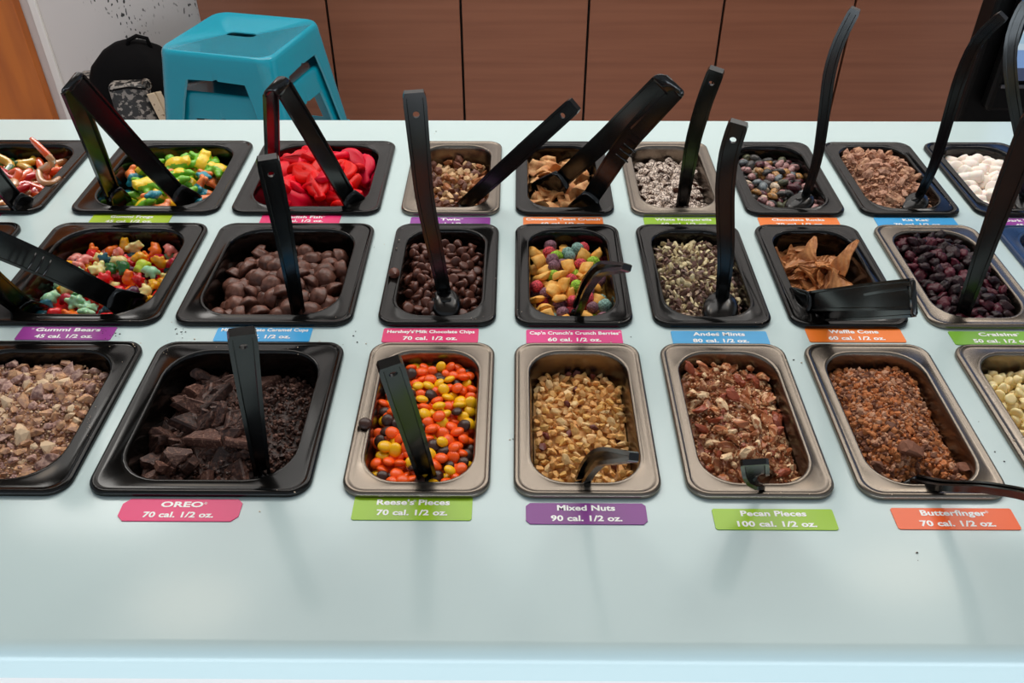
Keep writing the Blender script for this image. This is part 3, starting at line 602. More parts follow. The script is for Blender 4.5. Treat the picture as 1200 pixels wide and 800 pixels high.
tag(link('gummy_worm', mesh('gummy_worm', V, F, [wcl, wo], True, [1 if k//10 > 27 else 0 for k in range(len(F))]), None, tuple(base)), 'curled clear gummy worm with orange end raised above the pan rim', 'gummy candy', 'gummy worms in the left-edge pan')
p = P['bar']
bs = [shard(.0062, .005, .0042, 500 + s, 3) for s in range(7)]
mb1 = mat('bar_cream', '#d2ab7c', .6, vary=.15, bump=.3); mb2 = mat('bar_chocolate', '#6e4230', .5, vary=.25, bump=.3); mb3 = mat('bar_caramel', '#a8683a', .45, vary=.15, bump=.3)
fill(p, 'cookie_bar_piece', bs, [(mb1, 'cream biscuit piece of chopped candy bar in the small steel pan', 42), (mb2, 'chocolate-coated chopped bar piece in the small steel pan', 32), (mb3, 'caramel brown chopped bar piece in the small steel pan', 26)], .0056, .0040, heap_fn(p, -.016, .006, .002, 24, (.001, .002)), 'chopped bar pieces in the back steel pan', 'candy', 'cookie_bar_bed', 'chopped bar pieces beneath the visible ones', mb3, 60, 1.8, [(*local(p, 540, 242, -.01), .010)], smooth=False, K=16)
p = P['cinn']
cs = [pillow(.0115, .0011, s + 30, .24, 6, .3) for s in range(6)]; mcs = mat('cinnamon_cereal', '#dcaa70', .65, vary=.1, col2='#bd7c46', cscale=130, bump=.5, bscale=400)
fill(p, 'cinnamon_square', cs, [(mcs, 'curved tan cinnamon cereal square in the narrow black pan', 1)], .0100, .0038, heap_fn(p, -.016, .012, .003, 25, (-.003, .001)), 'cinnamon squares in the back row', 'cereal', 'cinnamon_square_bed', 'cinnamon cereal squares beneath the visible ones', mcs, 60, 1.8, [(*local(p, 690, 236, -.005), .014)], K=12)
p = P['nonp']
ns = [lathe([(.0030, -.0016), (.0055, -.0014), (.0060, -.0004), (.0052, .0012), (.0028, .0022), (.0004, .0024)], 12)]
def nonp_mat():
    m = mat('beaded_chocolate', '#5a3a2c', .5, bump=0); nt = m.node_tree; N = nt.nodes; L = nt.links
    tc = N.new('ShaderNodeTexCoord'); v = N.new('ShaderNodeTexVoronoi'); v.inputs['Scale'].default_value = 720; L.new(tc.outputs['Object'], v.inputs[0])
    r = N.new('ShaderNodeMapRange'); r.inputs[1].default_value = .62; r.inputs[2].default_value = .52; L.new(v.outputs['Distance'], r.inputs[0])
    mx = N.new('ShaderNodeMix'); mx.data_type = 'RGBA'; p_ = N['Principled BSDF']; L.new(r.outputs[0], mx.inputs[0]); mx.inputs[6].default_value = (*lin('#4a2a20'), 1); mx.inputs[7].default_value = (*lin('#f4e2d2'), 1); L.new(mx.outputs[2], p_.inputs['Base Color'])
    b = N.new('ShaderNodeBump'); b.inputs['Strength'].default_value = .8; b.inputs['Distance'].default_value = .0008; L.new(r.outputs[0], b.inputs['Height']); L.new(b.outputs[0], p_.inputs['Normal']); return m
mnp = nonp_mat(); mnb = mat('drop_underside', '#5a3426', .45, vary=.1)
nsf = [(ns[0][0], ns[0][1], [1 if max(ns[0][0][i][2] for i in f) < -.0008 else 0 for f in ns[0][1]])]
fill(p, 'beaded_chocolate_drop', nsf, [([mnp, mnb], 'chocolate drop covered in tiny white beads in the steel pan', 1)], .0056, .0026, heap_fn(p, -.014, .007, .001, 26), 'white-beaded chocolate drops in the back row', 'chocolate', 'beaded_drop_bed', 'white-beaded chocolate drops beneath the visible ones', mnp, 75, 2.0, [(*local(p, 800, 240, -.01), .009)], K=18)
p = P['rocks']
rk = [lump(.0070, .0050, .0038, .18, 600 + s, 3, 3) for s in range(4)]
rc = [('dusty pink', '#a97d7a', 20), ('charcoal', '#3a3735', 20), ('maroon', '#5c2830', 16), ('tan', '#b08048', 16), ('blue-grey', '#6b7478', 12), ('olive', '#56573f', 8), ('cream', '#c9b49c', 8)]
pal = [(mat('pebble_' + n.replace(' ', '_').replace('-', '_'), c, .35, vary=.12, col2=tuple(x*.6 for x in [int(c[i:i+2], 16)/255 for i in (1, 3, 5)]), cscale=320, cfac=(.52, .6)), n + ' speckled candy pebble in the narrow black pan', w_) for n, c, w_ in rc]
fill(p, 'candy_pebble', rk, pal, .0056, .0042, heap_fn(p, -.010, .009, .001, 27, (-.002, .002)), 'candy pebbles in the back row', 'candy', 'candy_pebble_bed', 'mottled candy pebbles beneath the visible ones', pal[1][0], 40, 1.8, [(*local(p, 946, 232), .011)], K=16)
p = P['wafer']
wfr = [shard(.0085, .0068, .0042, 700 + s, 4) for s in range(5)] + [shard(.0045, .004, .003, 710 + s, 3) for s in range(4)]
mw1 = mat('wafer_milk', '#9c6c54', .65, vary=.18, col2='#bd8f74', cscale=260, bump=.4); mw2 = mat('wafer_tan', '#c99a78', .7, vary=.12, col2='#8f5f45', cscale=300, bump=.4)
fill(p, 'wafer_chunk', wfr, [(mw1, 'milk chocolate wafer chunk in the heaped black pan', 60), (mw2, 'crumbly tan wafer piece in the heaped black pan', 40)], .0054, .0036, heap_fn(p, -.002, .017, .0015, 28, (-.001, .002)), 'wafer chunks in the heaped black pan', 'chocolate', 'wafer_bed', 'chopped chocolate wafer lying inside the heap', mw1, 55, 2.2, [(*local(p, 1076, 234), .011)], smooth=False, K=16)
crumbs(P['wafer'], 'wafer_crumbs', 'fine tan wafer crumbs between the chocolate chunks', 'chocolate', heap_fn(P['wafer'], -.0045, .017, .0015, 28, (-.001, .002)), 1800, [mw1, mw2], [2, 4], .0008, .0022, .0026)
p = P['marsh']
def marsh(s):
    V, F = lathe([(.0045, -.0068), (.0062, -.0062), (.0068, -.004), (.0070, 0), (.0068, .004), (.0062, .0062), (.0045, .0068)], 14); V = V*1.14*(1 + .06*noise3(V/.006, 2, s))[:, None]; return V, F
mms = mat('marshmallow', '#f7eadf', .7, vary=.03, sss=.4)
fill(p, 'mini_marshmallow', [marsh(s) for s in range(4)], [(mms, 'white mini marshmallow in the narrow black pan', 1)], .0076, .0062, heap_fn(p, -.010, .014, .001, 29), 'mini marshmallows in the back row', 'marshmallow', 'marshmallow_bed', 'white mini marshmallows beneath the visible ones', mms, 90, 1.5, [(*local(p, 1195, 240), .012)], K=16)

# ------------------------------------------------------------------ utensils
def upath(px, zb, L_, far=False, n=18):
    B = ground(*px[0], zb); D0 = (B - CAM)@CF; d = ray(*px[-1]); dn = d/np.linalg.norm(d); wv = CAM - B; bq = float(dn@wv); disc = bq*bq - (wv@wv - L_*L_)
    t = -bq + ((math.sqrt(disc) if far else -math.sqrt(disc)) if disc > 0 else 0); Pt = CAM + dn*t; D1 = (Pt - CAM)@CF
    pa = np.array(px, float); s = np.concatenate([[0], np.cumsum(np.hypot(*np.diff(pa, axis=0).T))]); s /= s[-1]
    C3 = np.array([at_depth(u, v, D0 + (D1 - D0)*k) for (u, v), k in zip(pa, s)]); out = []
    for t in np.linspace(0, 1, n): out.append([np.interp(t, s, C3[:, k]) for k in range(3)])
    out = np.array(out)
    for _ in range(2 if len(px) > 2 else 0): out[1:-1] = (out[:-2] + 2*out[1:-1] + out[2:])/4
    return out
def nrm(v): return v/(np.linalg.norm(v) + 1e-12)
def channel(w, h, t): return [(-w/2, -h/2), (w/2, -h/2), (w/2, h/2), (w/2 - t, h/2), (w/2 - t*1.25, -h/2 + t*.8), (-w/2 + t*1.25, -h/2 + t*.8), (-w/2 + t, h/2), (-w/2, h/2)]
def slab(w, h, t): b = min(h, w)*.3; return [(-w/2 + b, -h/2), (w/2 - b, -h/2), (w/2, -h/2 + b), (w/2, h/2 - b), (w/2 - b, h/2), (-w/2 + b, h/2), (-w/2, h/2 - b), (-w/2, -h/2 + b)]
def sweep(pts, wid, h, hint=None, prof=channel, t=.0022, round_end=True, hts=None):
    """Strip swept along pts; its broad face looks along hint (default: out towards the counter front)."""
    m = len(pts); loops = []; fr_ = []
    for i, p_ in enumerate(pts):
        T = nrm(pts[min(i+1, m-1)] - pts[max(i-1, 0)]); hv = (CAM - p_) if hint is None else (hint[i] if len(np.shape(hint)) > 1 else np.array(hint, float))
        N_ = nrm(hv - T*(hv@T)); W_ = np.cross(T, N_); fr_.append((T, N_, W_)); u = i/(m-1); ww = np.interp(u, np.linspace(0, 1, len(wid)), wid)
        if round_end and i == m-1: ww *= .8
        hh = h if hts is None else np.interp(u, np.linspace(0, 1, len(hts)), hts)
        sec = prof(ww, hh, t)
        if prof is channel and round_end and i >= m-1: sec = [(a_, hh/2 if k_ in (4, 5) else b_) for k_, (a_, b_) in enumerate(sec)]
        loops.append([tuple(p_ + W_*a_ + N_*b_) for a_, b_ in sec])
        if prof is channel and round_end and i == m-2: q_ = p_ + (pts[-1] - p_)*.55; sec = prof(ww*.98, hh, t); loops.append([tuple(q_ + W_*a_ + N_*b_) for a_, b_ in sec]); loops.append([tuple(q_ + T*.0006 + W_*a_ + N_*(hh/2 if k_ in (4, 5) else b_)) for k_, (a_, b_) in enumerate(sec)])
    V, F = loft(loops, cap0=True, cap1=True); return np.array(V), F, fr_
def with_hole(me, c, ax, rx, depth=.02):
    o = bpy.data.objects.new('t', me); C.objects.link(o); bm = bmesh.new(); bmesh.ops.create_cone(bm, cap_ends=True, segments=14, radius1=rx, radius2=rx, depth=depth); q = Vector(ax).to_track_quat('Z', 'Y')
    for v in bm.verts: v.co = q @ v.co + Vector(c)
    m2 = bpy.data.meshes.new('c'); bm.to_mesh(m2); bm.free(); o2 = bpy.data.objects.new('c', m2); C.objects.link(o2)
    md = o.modifiers.new('b', 'BOOLEAN'); md.operation = 'DIFFERENCE'; md.object = o2; md.solver = 'EXACT'
    e = bpy.data.meshes.new_from_object(o.evaluated_get(bpy.context.evaluated_depsgraph_get())); bpy.data.objects.remove(o); bpy.data.objects.remove(o2); return e
def bowl_mesh(rx, ry, rz, m, dome=True):
    """Thin spoon bowl: outer and inner shells of a half ellipsoid."""
    loops = []
    for k in range(7): a = k/6*math.pi/2; loops.append([(rx*math.cos(a)*math.cos(b), ry*math.cos(a)*math.sin(b), rz*math.sin(a)) for b in np.linspace(0, 2*math.pi, 20, endpoint=False)])
    loops[-1] = [(x*0 + rx*.02*math.cos(b), ry*.02*math.sin(b), rz) for (x, y, z), b in zip(loops[-1], np.linspace(0, 2*math.pi, 20, endpoint=False))]
    inner = [[(x*.9, y*.9, z*.8) for x, y, z in l] for l in loops]
    V, F = loft(list(reversed(inner)) + loops, cap0=True, cap1=True); V = np.array(V)
    if not dome: V[:, 2] *= -1
    me = mesh('bowl', V, F, m); bm = bmesh.new(); bm.from_mesh(me); bmesh.ops.recalc_face_normals(bm, faces=bm.faces); bm.to_mesh(me); bm.free(); return me
BOWL = bowl_mesh(.023, .0165, .009, m_blackU)
def spoon(name, label, px, zb, L_, wid, far=False, hint=None, hole_r=.0028, bowl=None, hcur=.0062, cat='spoon', t=.0026):
    pts = upath(px, zb, L_, far); base = pts[0].copy(); root = thing(name, label, cat, tuple(base))
    V, F, fr_ = sweep(pts, wid, hcur, hint, t=t); V = V - base; me = sharp(mesh('handle', V, F, m_blackU, True), 30)
    if hole_r:
        i = -3; c = pts[-3]*.85 + pts[-2]*.15 - base; me2 = with_hole(me, c, fr_[i][1], hole_r); me = sharp(me2, 30)
    h = link('handle', me, root)
    T = nrm(pts[1] - pts[0]); hd = nrm(np.array([-T[0], -T[1], 0]) + np.array([.0001, -.3, 0])) if bowl is None else nrm(np.array([bowl[0], bowl[1], 0.]))
    ang = math.atan2(hd[1], hd[0]); sc_ = bowl[2] if bowl else 1.0
    b = link('bowl', BOWL, root, tuple(hd*.010*sc_ + np.array([0, 0, -.004 if bowl else -.019])), (0, .25, ang)); b.scale = (sc_, sc_, sc_)
    # short neck joining handle and bowl
    dz_ = 0 if bowl else -.012
    nk = np.array([[0, 0, .004 + dz_*.3], list(hd*.006 + np.array([0, 0, .0015 + dz_])), list(hd*.014 + np.array([0, 0, .002 + dz_]))]); V, F, _ = sweep(nk, [wid[0]*.9, wid[0], wid[0]*.8], .004, (0, 0, 1), slab)
    link('neck', mesh('neck', V, F, m_blackU), root); return root
S = spoon
S('serving_spoon', 'black serving spoon upright in the chocolate chips', [(521, 346), (497, 230), (485, 107)], .002, .2, [.013, .0155, .0175, .0195], bowl=(.2, -1, .85))
S('serving_spoon', 'black serving spoon buried in the milk chocolate cups', [(350, 368), (332, 270), (313, 184)], -.012, .19, [.0125, .015, .0175, .018])
S('serving_spoon', 'black serving spoon slanting right out of the chopped candy bar', [(541, 243), (608, 182), (674, 122)], -.012, .195, [.015, .0175, .0175, .0165])
S('serving_spoon', 'straight black serving spoon standing in the white-beaded drops', [(799, 243), (812, 165), (825, 120), (840, 81)], -.012, .19, [.0135, .0155, .0165, .0165])
S('serving_spoon', 'curved black serving spoon in the green and brown mint shavings', [(846, 352), (851, 300), (849, 220), (854, 178), (866, 143)], .002, .185, [.012, .0155, .0165, .0165], bowl=(-.3, -1, 1.0))
S('serving_spoon', 'tall curved black serving spoon in the mottled candy pebbles', [(943, 232), (958, 190), (965, 140), (972, 80), (984, 45), (1003, 10)], .002, .205, [.009, .0115, .0125, .0115], hole_r=0, bowl=(-.8, -.7, .85), hcur=.007)
S('serving_spoon', 'curved black serving spoon leaning from the chopped chocolate wafer', [(1076, 232), (1095, 195), (1111, 140), (1125, 90), (1145, 45), (1176, 18)], .004, .21, [.009, .0115, .0125, .0115], hole_r=0, bowl=(-.7, -.8, .85), hcur=.007)
S('serving_spoon', 'bowed black serving spoon in the mini marshmallows, right edge', [(1200, 236), (1198, 170), (1188, 120), (1182, 70), (1188, 30), (1204, 2)], .004, .215, [.009, .0115, .0125, .0125], hole_r=0, bowl=(.2, -1, .95), hcur=.007)
S('serving_spoon', 'thick black serving spoon leaning right out of the dried cranberries', [(1128, 368), (1162, 270), (1190, 195), (1214, 135)], -.002, .20, [.0125, .016, .019, .019], hole_r=0)
S('serving_spoon', 'black serving spoon sticking up from the dark crushed cookies', [(307, 553), (294, 470), (283, 388)], -.014, .175, [.0125, .0145, .0165, .018])
S('serving_spoon', 'black serving spoon leaning over the orange and yellow candies', [(500, 558), (478, 490), (456, 424)], -.004, .165, [.0145, .016, .0165, .0155])
S('serving_spoon', 'short-looking black spoon bent right above the coloured cereal', [(676, 364), (687, 335), (703, 314), (735, 313)], -.006, .175, [.011, .013, .011, .0055], hole_r=0, hint=(-.6, -.5, .6), hcur=.007)
S('serving_spoon', 'black spoon with bent handle in the golden chopped nuts', [(681, 566), (689, 548), (703, 534), (743, 535)], -.012, .150, [.012, .013, .011, .0055], hole_r=0, hint=(-.6, -.5, .6), hcur=.006)
S('serving_spoon', 'black spoon handle pointing straight up from the pecan pieces', [(904, 564), (896, 560), (886, 560), (884, 541)], -.016, .12, [.014, .016, .018, .018], hole_r=0, hcur=.004)
S('serving_spoon', 'slim black spoon lying across the rim of the rusty crumble pan', [(1072, 562), (1100, 569), (1150, 570), (1200, 578), (1262, 598)], -.004, .14, [.009, .008, .0085, .012], hole_r=0, hint=(0, -.25, 1), hcur=.005)
# crumb-side loose spoon tip over the back-left worm pan, tongs and bears tongs
PAD = None
def paddle_mesh():
    """Flat ribbed gripping end of a pair of tongs."""
    loops = []; n = 9
    for i in range(n + 1):
        u = i/n; hw = .010 + .0065*math.sin(min(1, u*1.25)*math.pi/2) if u < .8 else .0165*math.sqrt(max(.02, 1 - ((u - .8)/.2)**2)); z = .0035*math.sin(u*math.pi); th = .0013 + (.0006 if i % 2 else 0)
        loops.append([(x_*hw, -u*.044, z + zz*th + .004*x_*x_) for x_, zz in ((-1, 0), (-.92, 1), (-.5, 1), (0, 1), (.5, 1), (.92, 1), (1, 0), (.92, -1), (.5, -1), (0, -1), (-.5, -1), (-.92, -1))])
    V, F = loft(loops, cap0=True, cap1=True); return mesh('paddle', V, F, m_blackU)
PADDLE = paddle_mesh()
def tongs(label, armA, armB, L_, hintA, hintB, w=(.019, .021, .0215, .021), ridges=None, padA=1.0, padB=1.0, thick=.0042):
    """armA/armB: pixel waypoints from tip to the shared bend; the bend sits L_ from the first tip."""
    A = upath(armA[0], armA[1], L_); apex = A[-1]
    B0 = ground(*armB[0][0], armB[1]); D0, D1 = (B0 - CAM)@CF, (apex - CAM)@CF; pa = np.array(armB[0], float); s = np.concatenate([[0], np.cumsum(np.hypot(*np.diff(pa, axis=0).T))]); s /= s[-1]
    C3 = np.array([at_depth(u, v, D0 + (D1 - D0)*k) for (u, v), k in zip(pa, s)]); B = np.array([[np.interp(t, s, C3[:, k]) for k in range(3)] for t in np.linspace(0, 1, 18)])
    for _ in range(2): B[1:-1] = (B[:-2] + 2*B[1:-1] + B[2:])/4
    root = thing('serving_tongs', label, 'tongs', tuple(A[0])); o0 = A[0]
    out = []
    for pts, hint, pad in ((A, hintA, padA), (B, hintB, padB)):
        if isinstance(hint, str):      # same strip bent over: keep arm A's width axis
            WA_ = nrm(np.mean([f_[2] for f_ in frA], axis=0)); hint = np.array([np.cross(WA_, nrm(pts[min(i+1, len(pts)-1)] - pts[max(i-1, 0)])) for i in range(len(pts) - 1)])
        V, F, fr_ = sweep(pts[:-1], w, thick, hint, channel, t=.002, round_end=False)
        if pts is A: frA = fr_
        a = link('arm', sharp(mesh('arm', V - o0, F, m_blackU), 30), root); out.append(fr_[-1])
        T, N_, W_ = fr_[0]; Rm = Matrix((tuple(W_), tuple(T), tuple(np.cross(W_, T)))).transposed()
        pd = link('paddle', PADDLE, a, tuple(pts[0] - o0 + T*.012), Rm.to_euler()); pd.scale = (pad, pad, pad)
        if ridges and pts is A:
            for k in range(3):
                q = pts[int(ridges) - k] if False else pts[0] + (pts[-1] - pts[0])*(ridges + .045*k); T, N_, W_ = fr_[int(17*(ridges + .045*k))]
                rb = np.array([q - W_*.0075 + N_*.0026, q + N_*.0030, q + W_*.0075 + N_*.0026]) - o0; V, F = tube(rb, .0009, 6); link('grip_ridge', mesh('grip_ridge', V, F, m_blackU), a)
    # the sprung bend joining both arms
    a0, b0 = A[-2], B[-2]; ta = nrm(A[-2] - A[-4]); tb_ = nrm(B[-2] - B[-4]); g = np.linalg.norm(a0 - b0); k = max(g*.9, .006); bend = []
    for t in np.linspace(0, 1, 11): bend.append(a0*(1-t)**3 + 3*(a0 + ta*k)*(1-t)**2*t + 3*(b0 + tb_*k)*(1-t)*t*t + b0*t**3)
    bend = np.array(bend); NA, NB = out[0][1], out[1][1]; WA = out[0][2]; WB = out[1][2]; s_ = 1 if WA@WB > 0 else -1
    Wm = nrm(WA + s_*WB); loops = []
    for i, p_ in enumerate(bend):
        u = i/10; W_ = nrm(WA*(1-u) + s_*WB*u); T = nrm(bend[min(i+1, 10)] - bend[max(i-1, 0)]); N_ = nrm(np.cross(W_, T)); hw = w[-1]/2
        loops.append([tuple(p_ - o0 + W_*a_ + N_*b_) for a_, b_ in slab(hw*2, .0036, 0)])
    V, F = loft(loops, cap0=True, cap1=True); link('sprung_bend', mesh('sprung_bend', V, F, m_blackU), root); return root
tongs('black tongs standing open over the gummy frogs', ([(212, 231), (150, 165), (82, 88)], .004), ([(134, 232), (112, 175), (78, 92)], .002), .2, (.45, -.65, .62), 'same', ridges=None)
tongs('black tongs standing open in the red gummy heap', ([(411, 236), (370, 165), (328, 95)], .004), ([(320, 235), (319, 170), (317, 96)], .0), .2, (.45, -.7, .5), 'same', w=(.018, .019, .019, .018))
tongs('black tongs leaning right out of the cinnamon squares, nearly closed', ([(690, 235), (735, 165), (797, 97)], .002), ([(655, 213), (708, 165), (782, 92)], .004), .2, None, None, ridges=.42, padB=1.2)
tongs('black tongs lying out of the gummy bears toward the left edge', ([(138, 352), (60, 313), (-60, 262)], .002), ([(30, 362), (-10, 330), (-70, 268)], -.006), .2, None, None, ridges=.5)
tongs('black tongs in the waffle shards pointing at the viewer\'s right', ([(945, 353), (1010, 348), (1077, 344)], .006), ([(950, 366), (1010, 360), (1077, 352)], -.008), .2, None, None, w=(.018, .020, .022, .0225), padA=.9, padB=.9)
tongs('black tongs in the gummy worms at the left edge', ([(22, 240), (-20, 190), (-80, 120)], .004), ([(-40, 236), (-62, 180), (-84, 124)], .004), .19, (.6, -.5, .6), (-.8, -.4, .4))

# ------------------------------------------------------------------ name strips
def sign(cx, y0, y1, col, lines, label, w=.085, cut=0, tilt=0, sz=.0068, align=0, ty=None):
    m = MATS.get('strip_' + col) or mat('strip_' + col, '#' + col, .3, spec=.3)
    root_y = (y0 + y1)/2; hx, hy = w/2, (y1 - y0)/2
    o0 = thing('name_strip', label, 'label', (cx, root_y, 0), tilt, 'name strips between the pans')
    c = cut if cut else .0012
    pts = [(-hx + c, -hy), (hx - c, -hy), (hx, -hy + c), (hx, hy - c*.8), (hx - c*.8, hy), (-hx + c, hy), (-hx, hy - c), (-hx, -hy + c)]
    bm = bmesh.new(); lo = [bm.verts.new((x, y, .0001)) for x, y in pts]; hi = [bm.verts.new((x, y, .0007)) for x, y in pts]; bm.faces.new(hi); bm.faces.new(list(reversed(lo)))
    for i in range(8): bm.faces.new((lo[i], lo[(i+1) % 8], hi[(i+1) % 8], hi[i]))
    link('strip_plate', from_bm('strip_plate', bm, m, False), o0)
    for k, (txt, maxw) in enumerate(lines):
        reg = '®' in txt; ri = txt.find('®'); pre = txt[:ri]; txt = txt[1:].strip() if ri == 0 else txt.replace('®', '')
        cu_ = bpy.data.curves.new('txt', 'FONT'); cu_.body = txt; cu_.size = sz; cu_.align_x = 'CENTER'; cu_.align_y = 'CENTER'; cu_.offset = .00022; cu_.resolution_u = 3; cu_.space_character = 1.03
        ob = bpy.data.objects.new('txt', cu_); C.objects.link(ob); me = bpy.data.meshes.new_from_object(ob.evaluated_get(bpy.context.evaluated_depsgraph_get())); wid = max(v.co.x for v in me.vertices) - min(v.co.x for v in me.vertices)
        bpy.data.objects.remove(ob); me.materials.clear(); me.materials.append(m_ltext); s = min(maxw/wid, 1.6)
        yy = (ty[k] if ty else (.0047, -.0047)[k]); l = link('lettering', me, o0, (align, yy, .00085)); l.scale = (s, min(s, 1.0)*1.0, 1)
        if reg:
            cu_ = bpy.data.curves.new('txt', 'FONT'); cu_.body = '®'; cu_.size = .0032; cu_.align_x = 'CENTER'; cu_.align_y = 'CENTER'; cu_.resolution_u = 2
            ob = bpy.data.objects.new('txt', cu_); C.objects.link(ob); me = bpy.data.meshes.new_from_object(ob.evaluated_get(bpy.context.evaluated_depsgraph_get())); bpy.data.objects.remove(ob); me.materials.clear(); me.materials.append(m_ltext)
            xx = align + (-.5*wid*s - .003 if ri == 0 else (.5*wid*s + .0014 if ri >= len(txt) else -.5*wid*s + wid*s*(ri + .25)/len(txt))); link('registered_mark', me, o0, (min(xx, hx - .0018), yy + .0013, .00085))
    return o0
OZ = '%s cal. 1/2 oz.'
y0s = (.3975, .4165)
sign(-.2375, .3985, .4185, 'e0286e', [('OREO®', .030), (OZ % 70, .050)], 'pink strip in front of the dark crushed cookies', cut=.0045)
sign(-.0735, .4005, .4225, '93bf16', [('Reese\'s® Pieces', .052), (OZ % 70, .050)], 'green strip tucked below the orange and yellow candies', w=.0845)
sign(.0492, .3975, .4165, '7c2a86', [('Mixed Nuts', .041), (OZ % 90, .050)], 'purple strip in front of the golden chopped nuts', cut=.003)
sign(.1805, .3935, .4120, '96c11c', [('Pecan Pieces', .046), (OZ % 100, .055)], 'green strip in front of the pecan pieces', sz=.0066)
sign(.3068, .3945, .4135, 'ef6430', [('Butterfinger®', .046), (OZ % 70, .052)], 'orange-red strip in front of the rusty crumble')
sign(-.4015, .6020, .6210, '9b3f97', [('® Gummi Bears', .058), (OZ % 45, .052)], 'purple strip in front of the gummy bears')
sign(-.2255, .6010, .6205, '3ca6e2', [('Milk Chocolate Caramel Cups', .078), (OZ % 70, .050)], 'blue strip in front of the milk chocolate cups', ty=(.0062, -.0035))
sign(-.0768, .6005, .6205, 'e0226c', [('Hershey\'s® Milk Chocolate Chips', .078), (OZ % 70, .048)], 'pink strip in front of the chocolate chips')
sign(.0507, .5995, .6190, 'de3584', [('Cap\'n Crunch\'s Crunch Berries®', .079), (OZ % 60, .047)], 'pink strip in front of the coloured cereal')
sign(.1795, .5990, .6180, '45a5dc', [('Andes® Mints', .046), (OZ % 80, .049)], 'blue strip in front of the mint shavings')
sign(.3000, .6030, .6225, 'f07c2c', [('Waffle Cone', .044), (OZ % 60, .050)], 'orange strip in front of the waffle shards')
sign(.4265, .6000, .6190, '7cb53a', [('Craisins®', .034), (OZ % 50, .050)], 'green strip in front of the dried cranberries')
sign(-.414, .8010, .8235, 'a8c824', [('Gummi Frogs', .046), (OZ % 45, .050)], 'lime strip in front of the gummy frogs', ty=(.003, -.0065))
sign(-.2320, .8030, .8240, 'ee2f74', [('Swedish Fish®', .046), (OZ % 50, .050)], 'pink strip in front of the red gummy heap', ty=(.0022, -.0058))
sign(-.0715, .7975, .8165, '8f3f99', [('Twix®', .022), (OZ % 70, .050)], 'purple strip in front of the chopped candy bar')
sign(.0487, .7985, .8175, 'f08038', [('Cinnamon Toast Crunch®', .079), (OZ % 60, .048)], 'orange strip in front of the cinnamon squares')
sign(.1772, .7985, .8175, '92c022', [('White Nonpareils', .060), (OZ % 60, .050)], 'green strip in front of the white-beaded drops')
sign(.2995, .7985, .8180, 'f07c30', [('Chocolate Rocks', .056), (OZ % 70, .050)], 'orange strip in front of the mottled pebbles')
sign(.4240, .7985, .8185, '3ca2de', [('Kit Kat®', .027), (OZ % 70, .050)], 'blue strip in front of the heaped wafer')
sign(.552, .7985, .8175, '96409a', [('Dark White Chips', .066), (OZ % 45, .050)], 'purple strip in front of the mini marshmallows')
sign(-.600, .8010, .8215, 'f0408c', [('Gummi Worms', .046), (OZ % 45, .050)], 'pink strip whose corner shows at the left edge')

# ------------------------------------------------------------------ behind the counter
def stool(name_label, z, root_loc, rz):
    t = thing('metal_stool', name_label, 'stool', root_loc, rz, 'teal stools stacked behind the counter'); hx = .15; zt = z
    # seat: rolled edge, shallow dish, hand slot
    loops = []
    for ins, dz, r in ((-.0055, -.060, .036), (-.002, -.012, .038), (0, -.005, .040), (.003, -.001, .038), (.007, .0005, .036), (.012, -.0012, .032), (.0122, -.0013, .032)): loops.append([(x, y, zt + dz) for x, y in rrect(hx - ins, hx - ins, r, 7)])
    loops.append([(x, y, zt - .0013) for x, y in rrect(.040, .0145, .0143, 7)]); loops.append([(x, y, zt - .0018) for x, y in rrect(.0395, .014, .0138, 7)]); loops.append([(x, y, zt - .0045) for x, y in rrect(.039, .0135, .0133, 7)])
    V, F = loft(loops); me = mesh('seat', V, F, m_teal); link('seat', me, t)
    def flare(q): return hx + (.22 - hx)*q
    Hh = zt - .01
    for sx in (-1, 1):
        for sy in (-1, 1):
            V = []; F = []
            # angle-shaped leg: two flanges meeting at the rounded corner, widest under the skirt
            levels = [0, .085, .09, .2, .5, 1.0]; outw = [.15*1.0, .150, .078, .068, .052, .036]
            for q, wv in zip(levels, outw):
                zz = zt - .02 - (zt - .02)*q; e = hx + .0015 + (.215 - hx)*q; r = .034
                arc = [(e - r + r*math.cos(a), e - r + r*math.sin(a)) for a in np.linspace(0, math.pi/2, 6)]
                prof_ = [(e, e - wv)] + arc + [(e - wv, e)]; inn = [(x - .004, y - .004) for x, y in prof_]
                V.append([(sx*x, sy*y, zz) for x, y in prof_ + list(reversed(inn))])
            Vv, Ff = loft(V, cap0=True, cap1=True); me = sharp(mesh('leg', Vv, Ff, m_teal), 40)
            bm = bmesh.new(); bm.from_mesh(me); bmesh.ops.recalc_face_normals(bm, faces=bm.faces); bm.to_mesh(me); bm.free(); link('leg', me, t)
    zf = zt*.42
    for k in range(4):
        e = hx + (.215 - hx)*.58 - .006; bm = bmesh.new(); box_bm(bm, -e, e, e - .004, e, zf - .018, zf + .018, .0015); bmesh.ops.rotate(bm, verts=bm.verts, cent=(0, 0, 0), matrix=Matrix.Rotation(k*math.pi/2, 3, 'Z')); link('crossbar', from_bm('crossbar', bm, m_teal, False), t)
    return t
rz = math.atan2(-.072, .292)
stool('upper teal metal stool with oval seat slot, stacked on another', .525, (-.696, 2.195, -.8), rz)
stool('lower teal metal stool nested under the upper one', .525, (-.696, 2.195, -.9), rz)

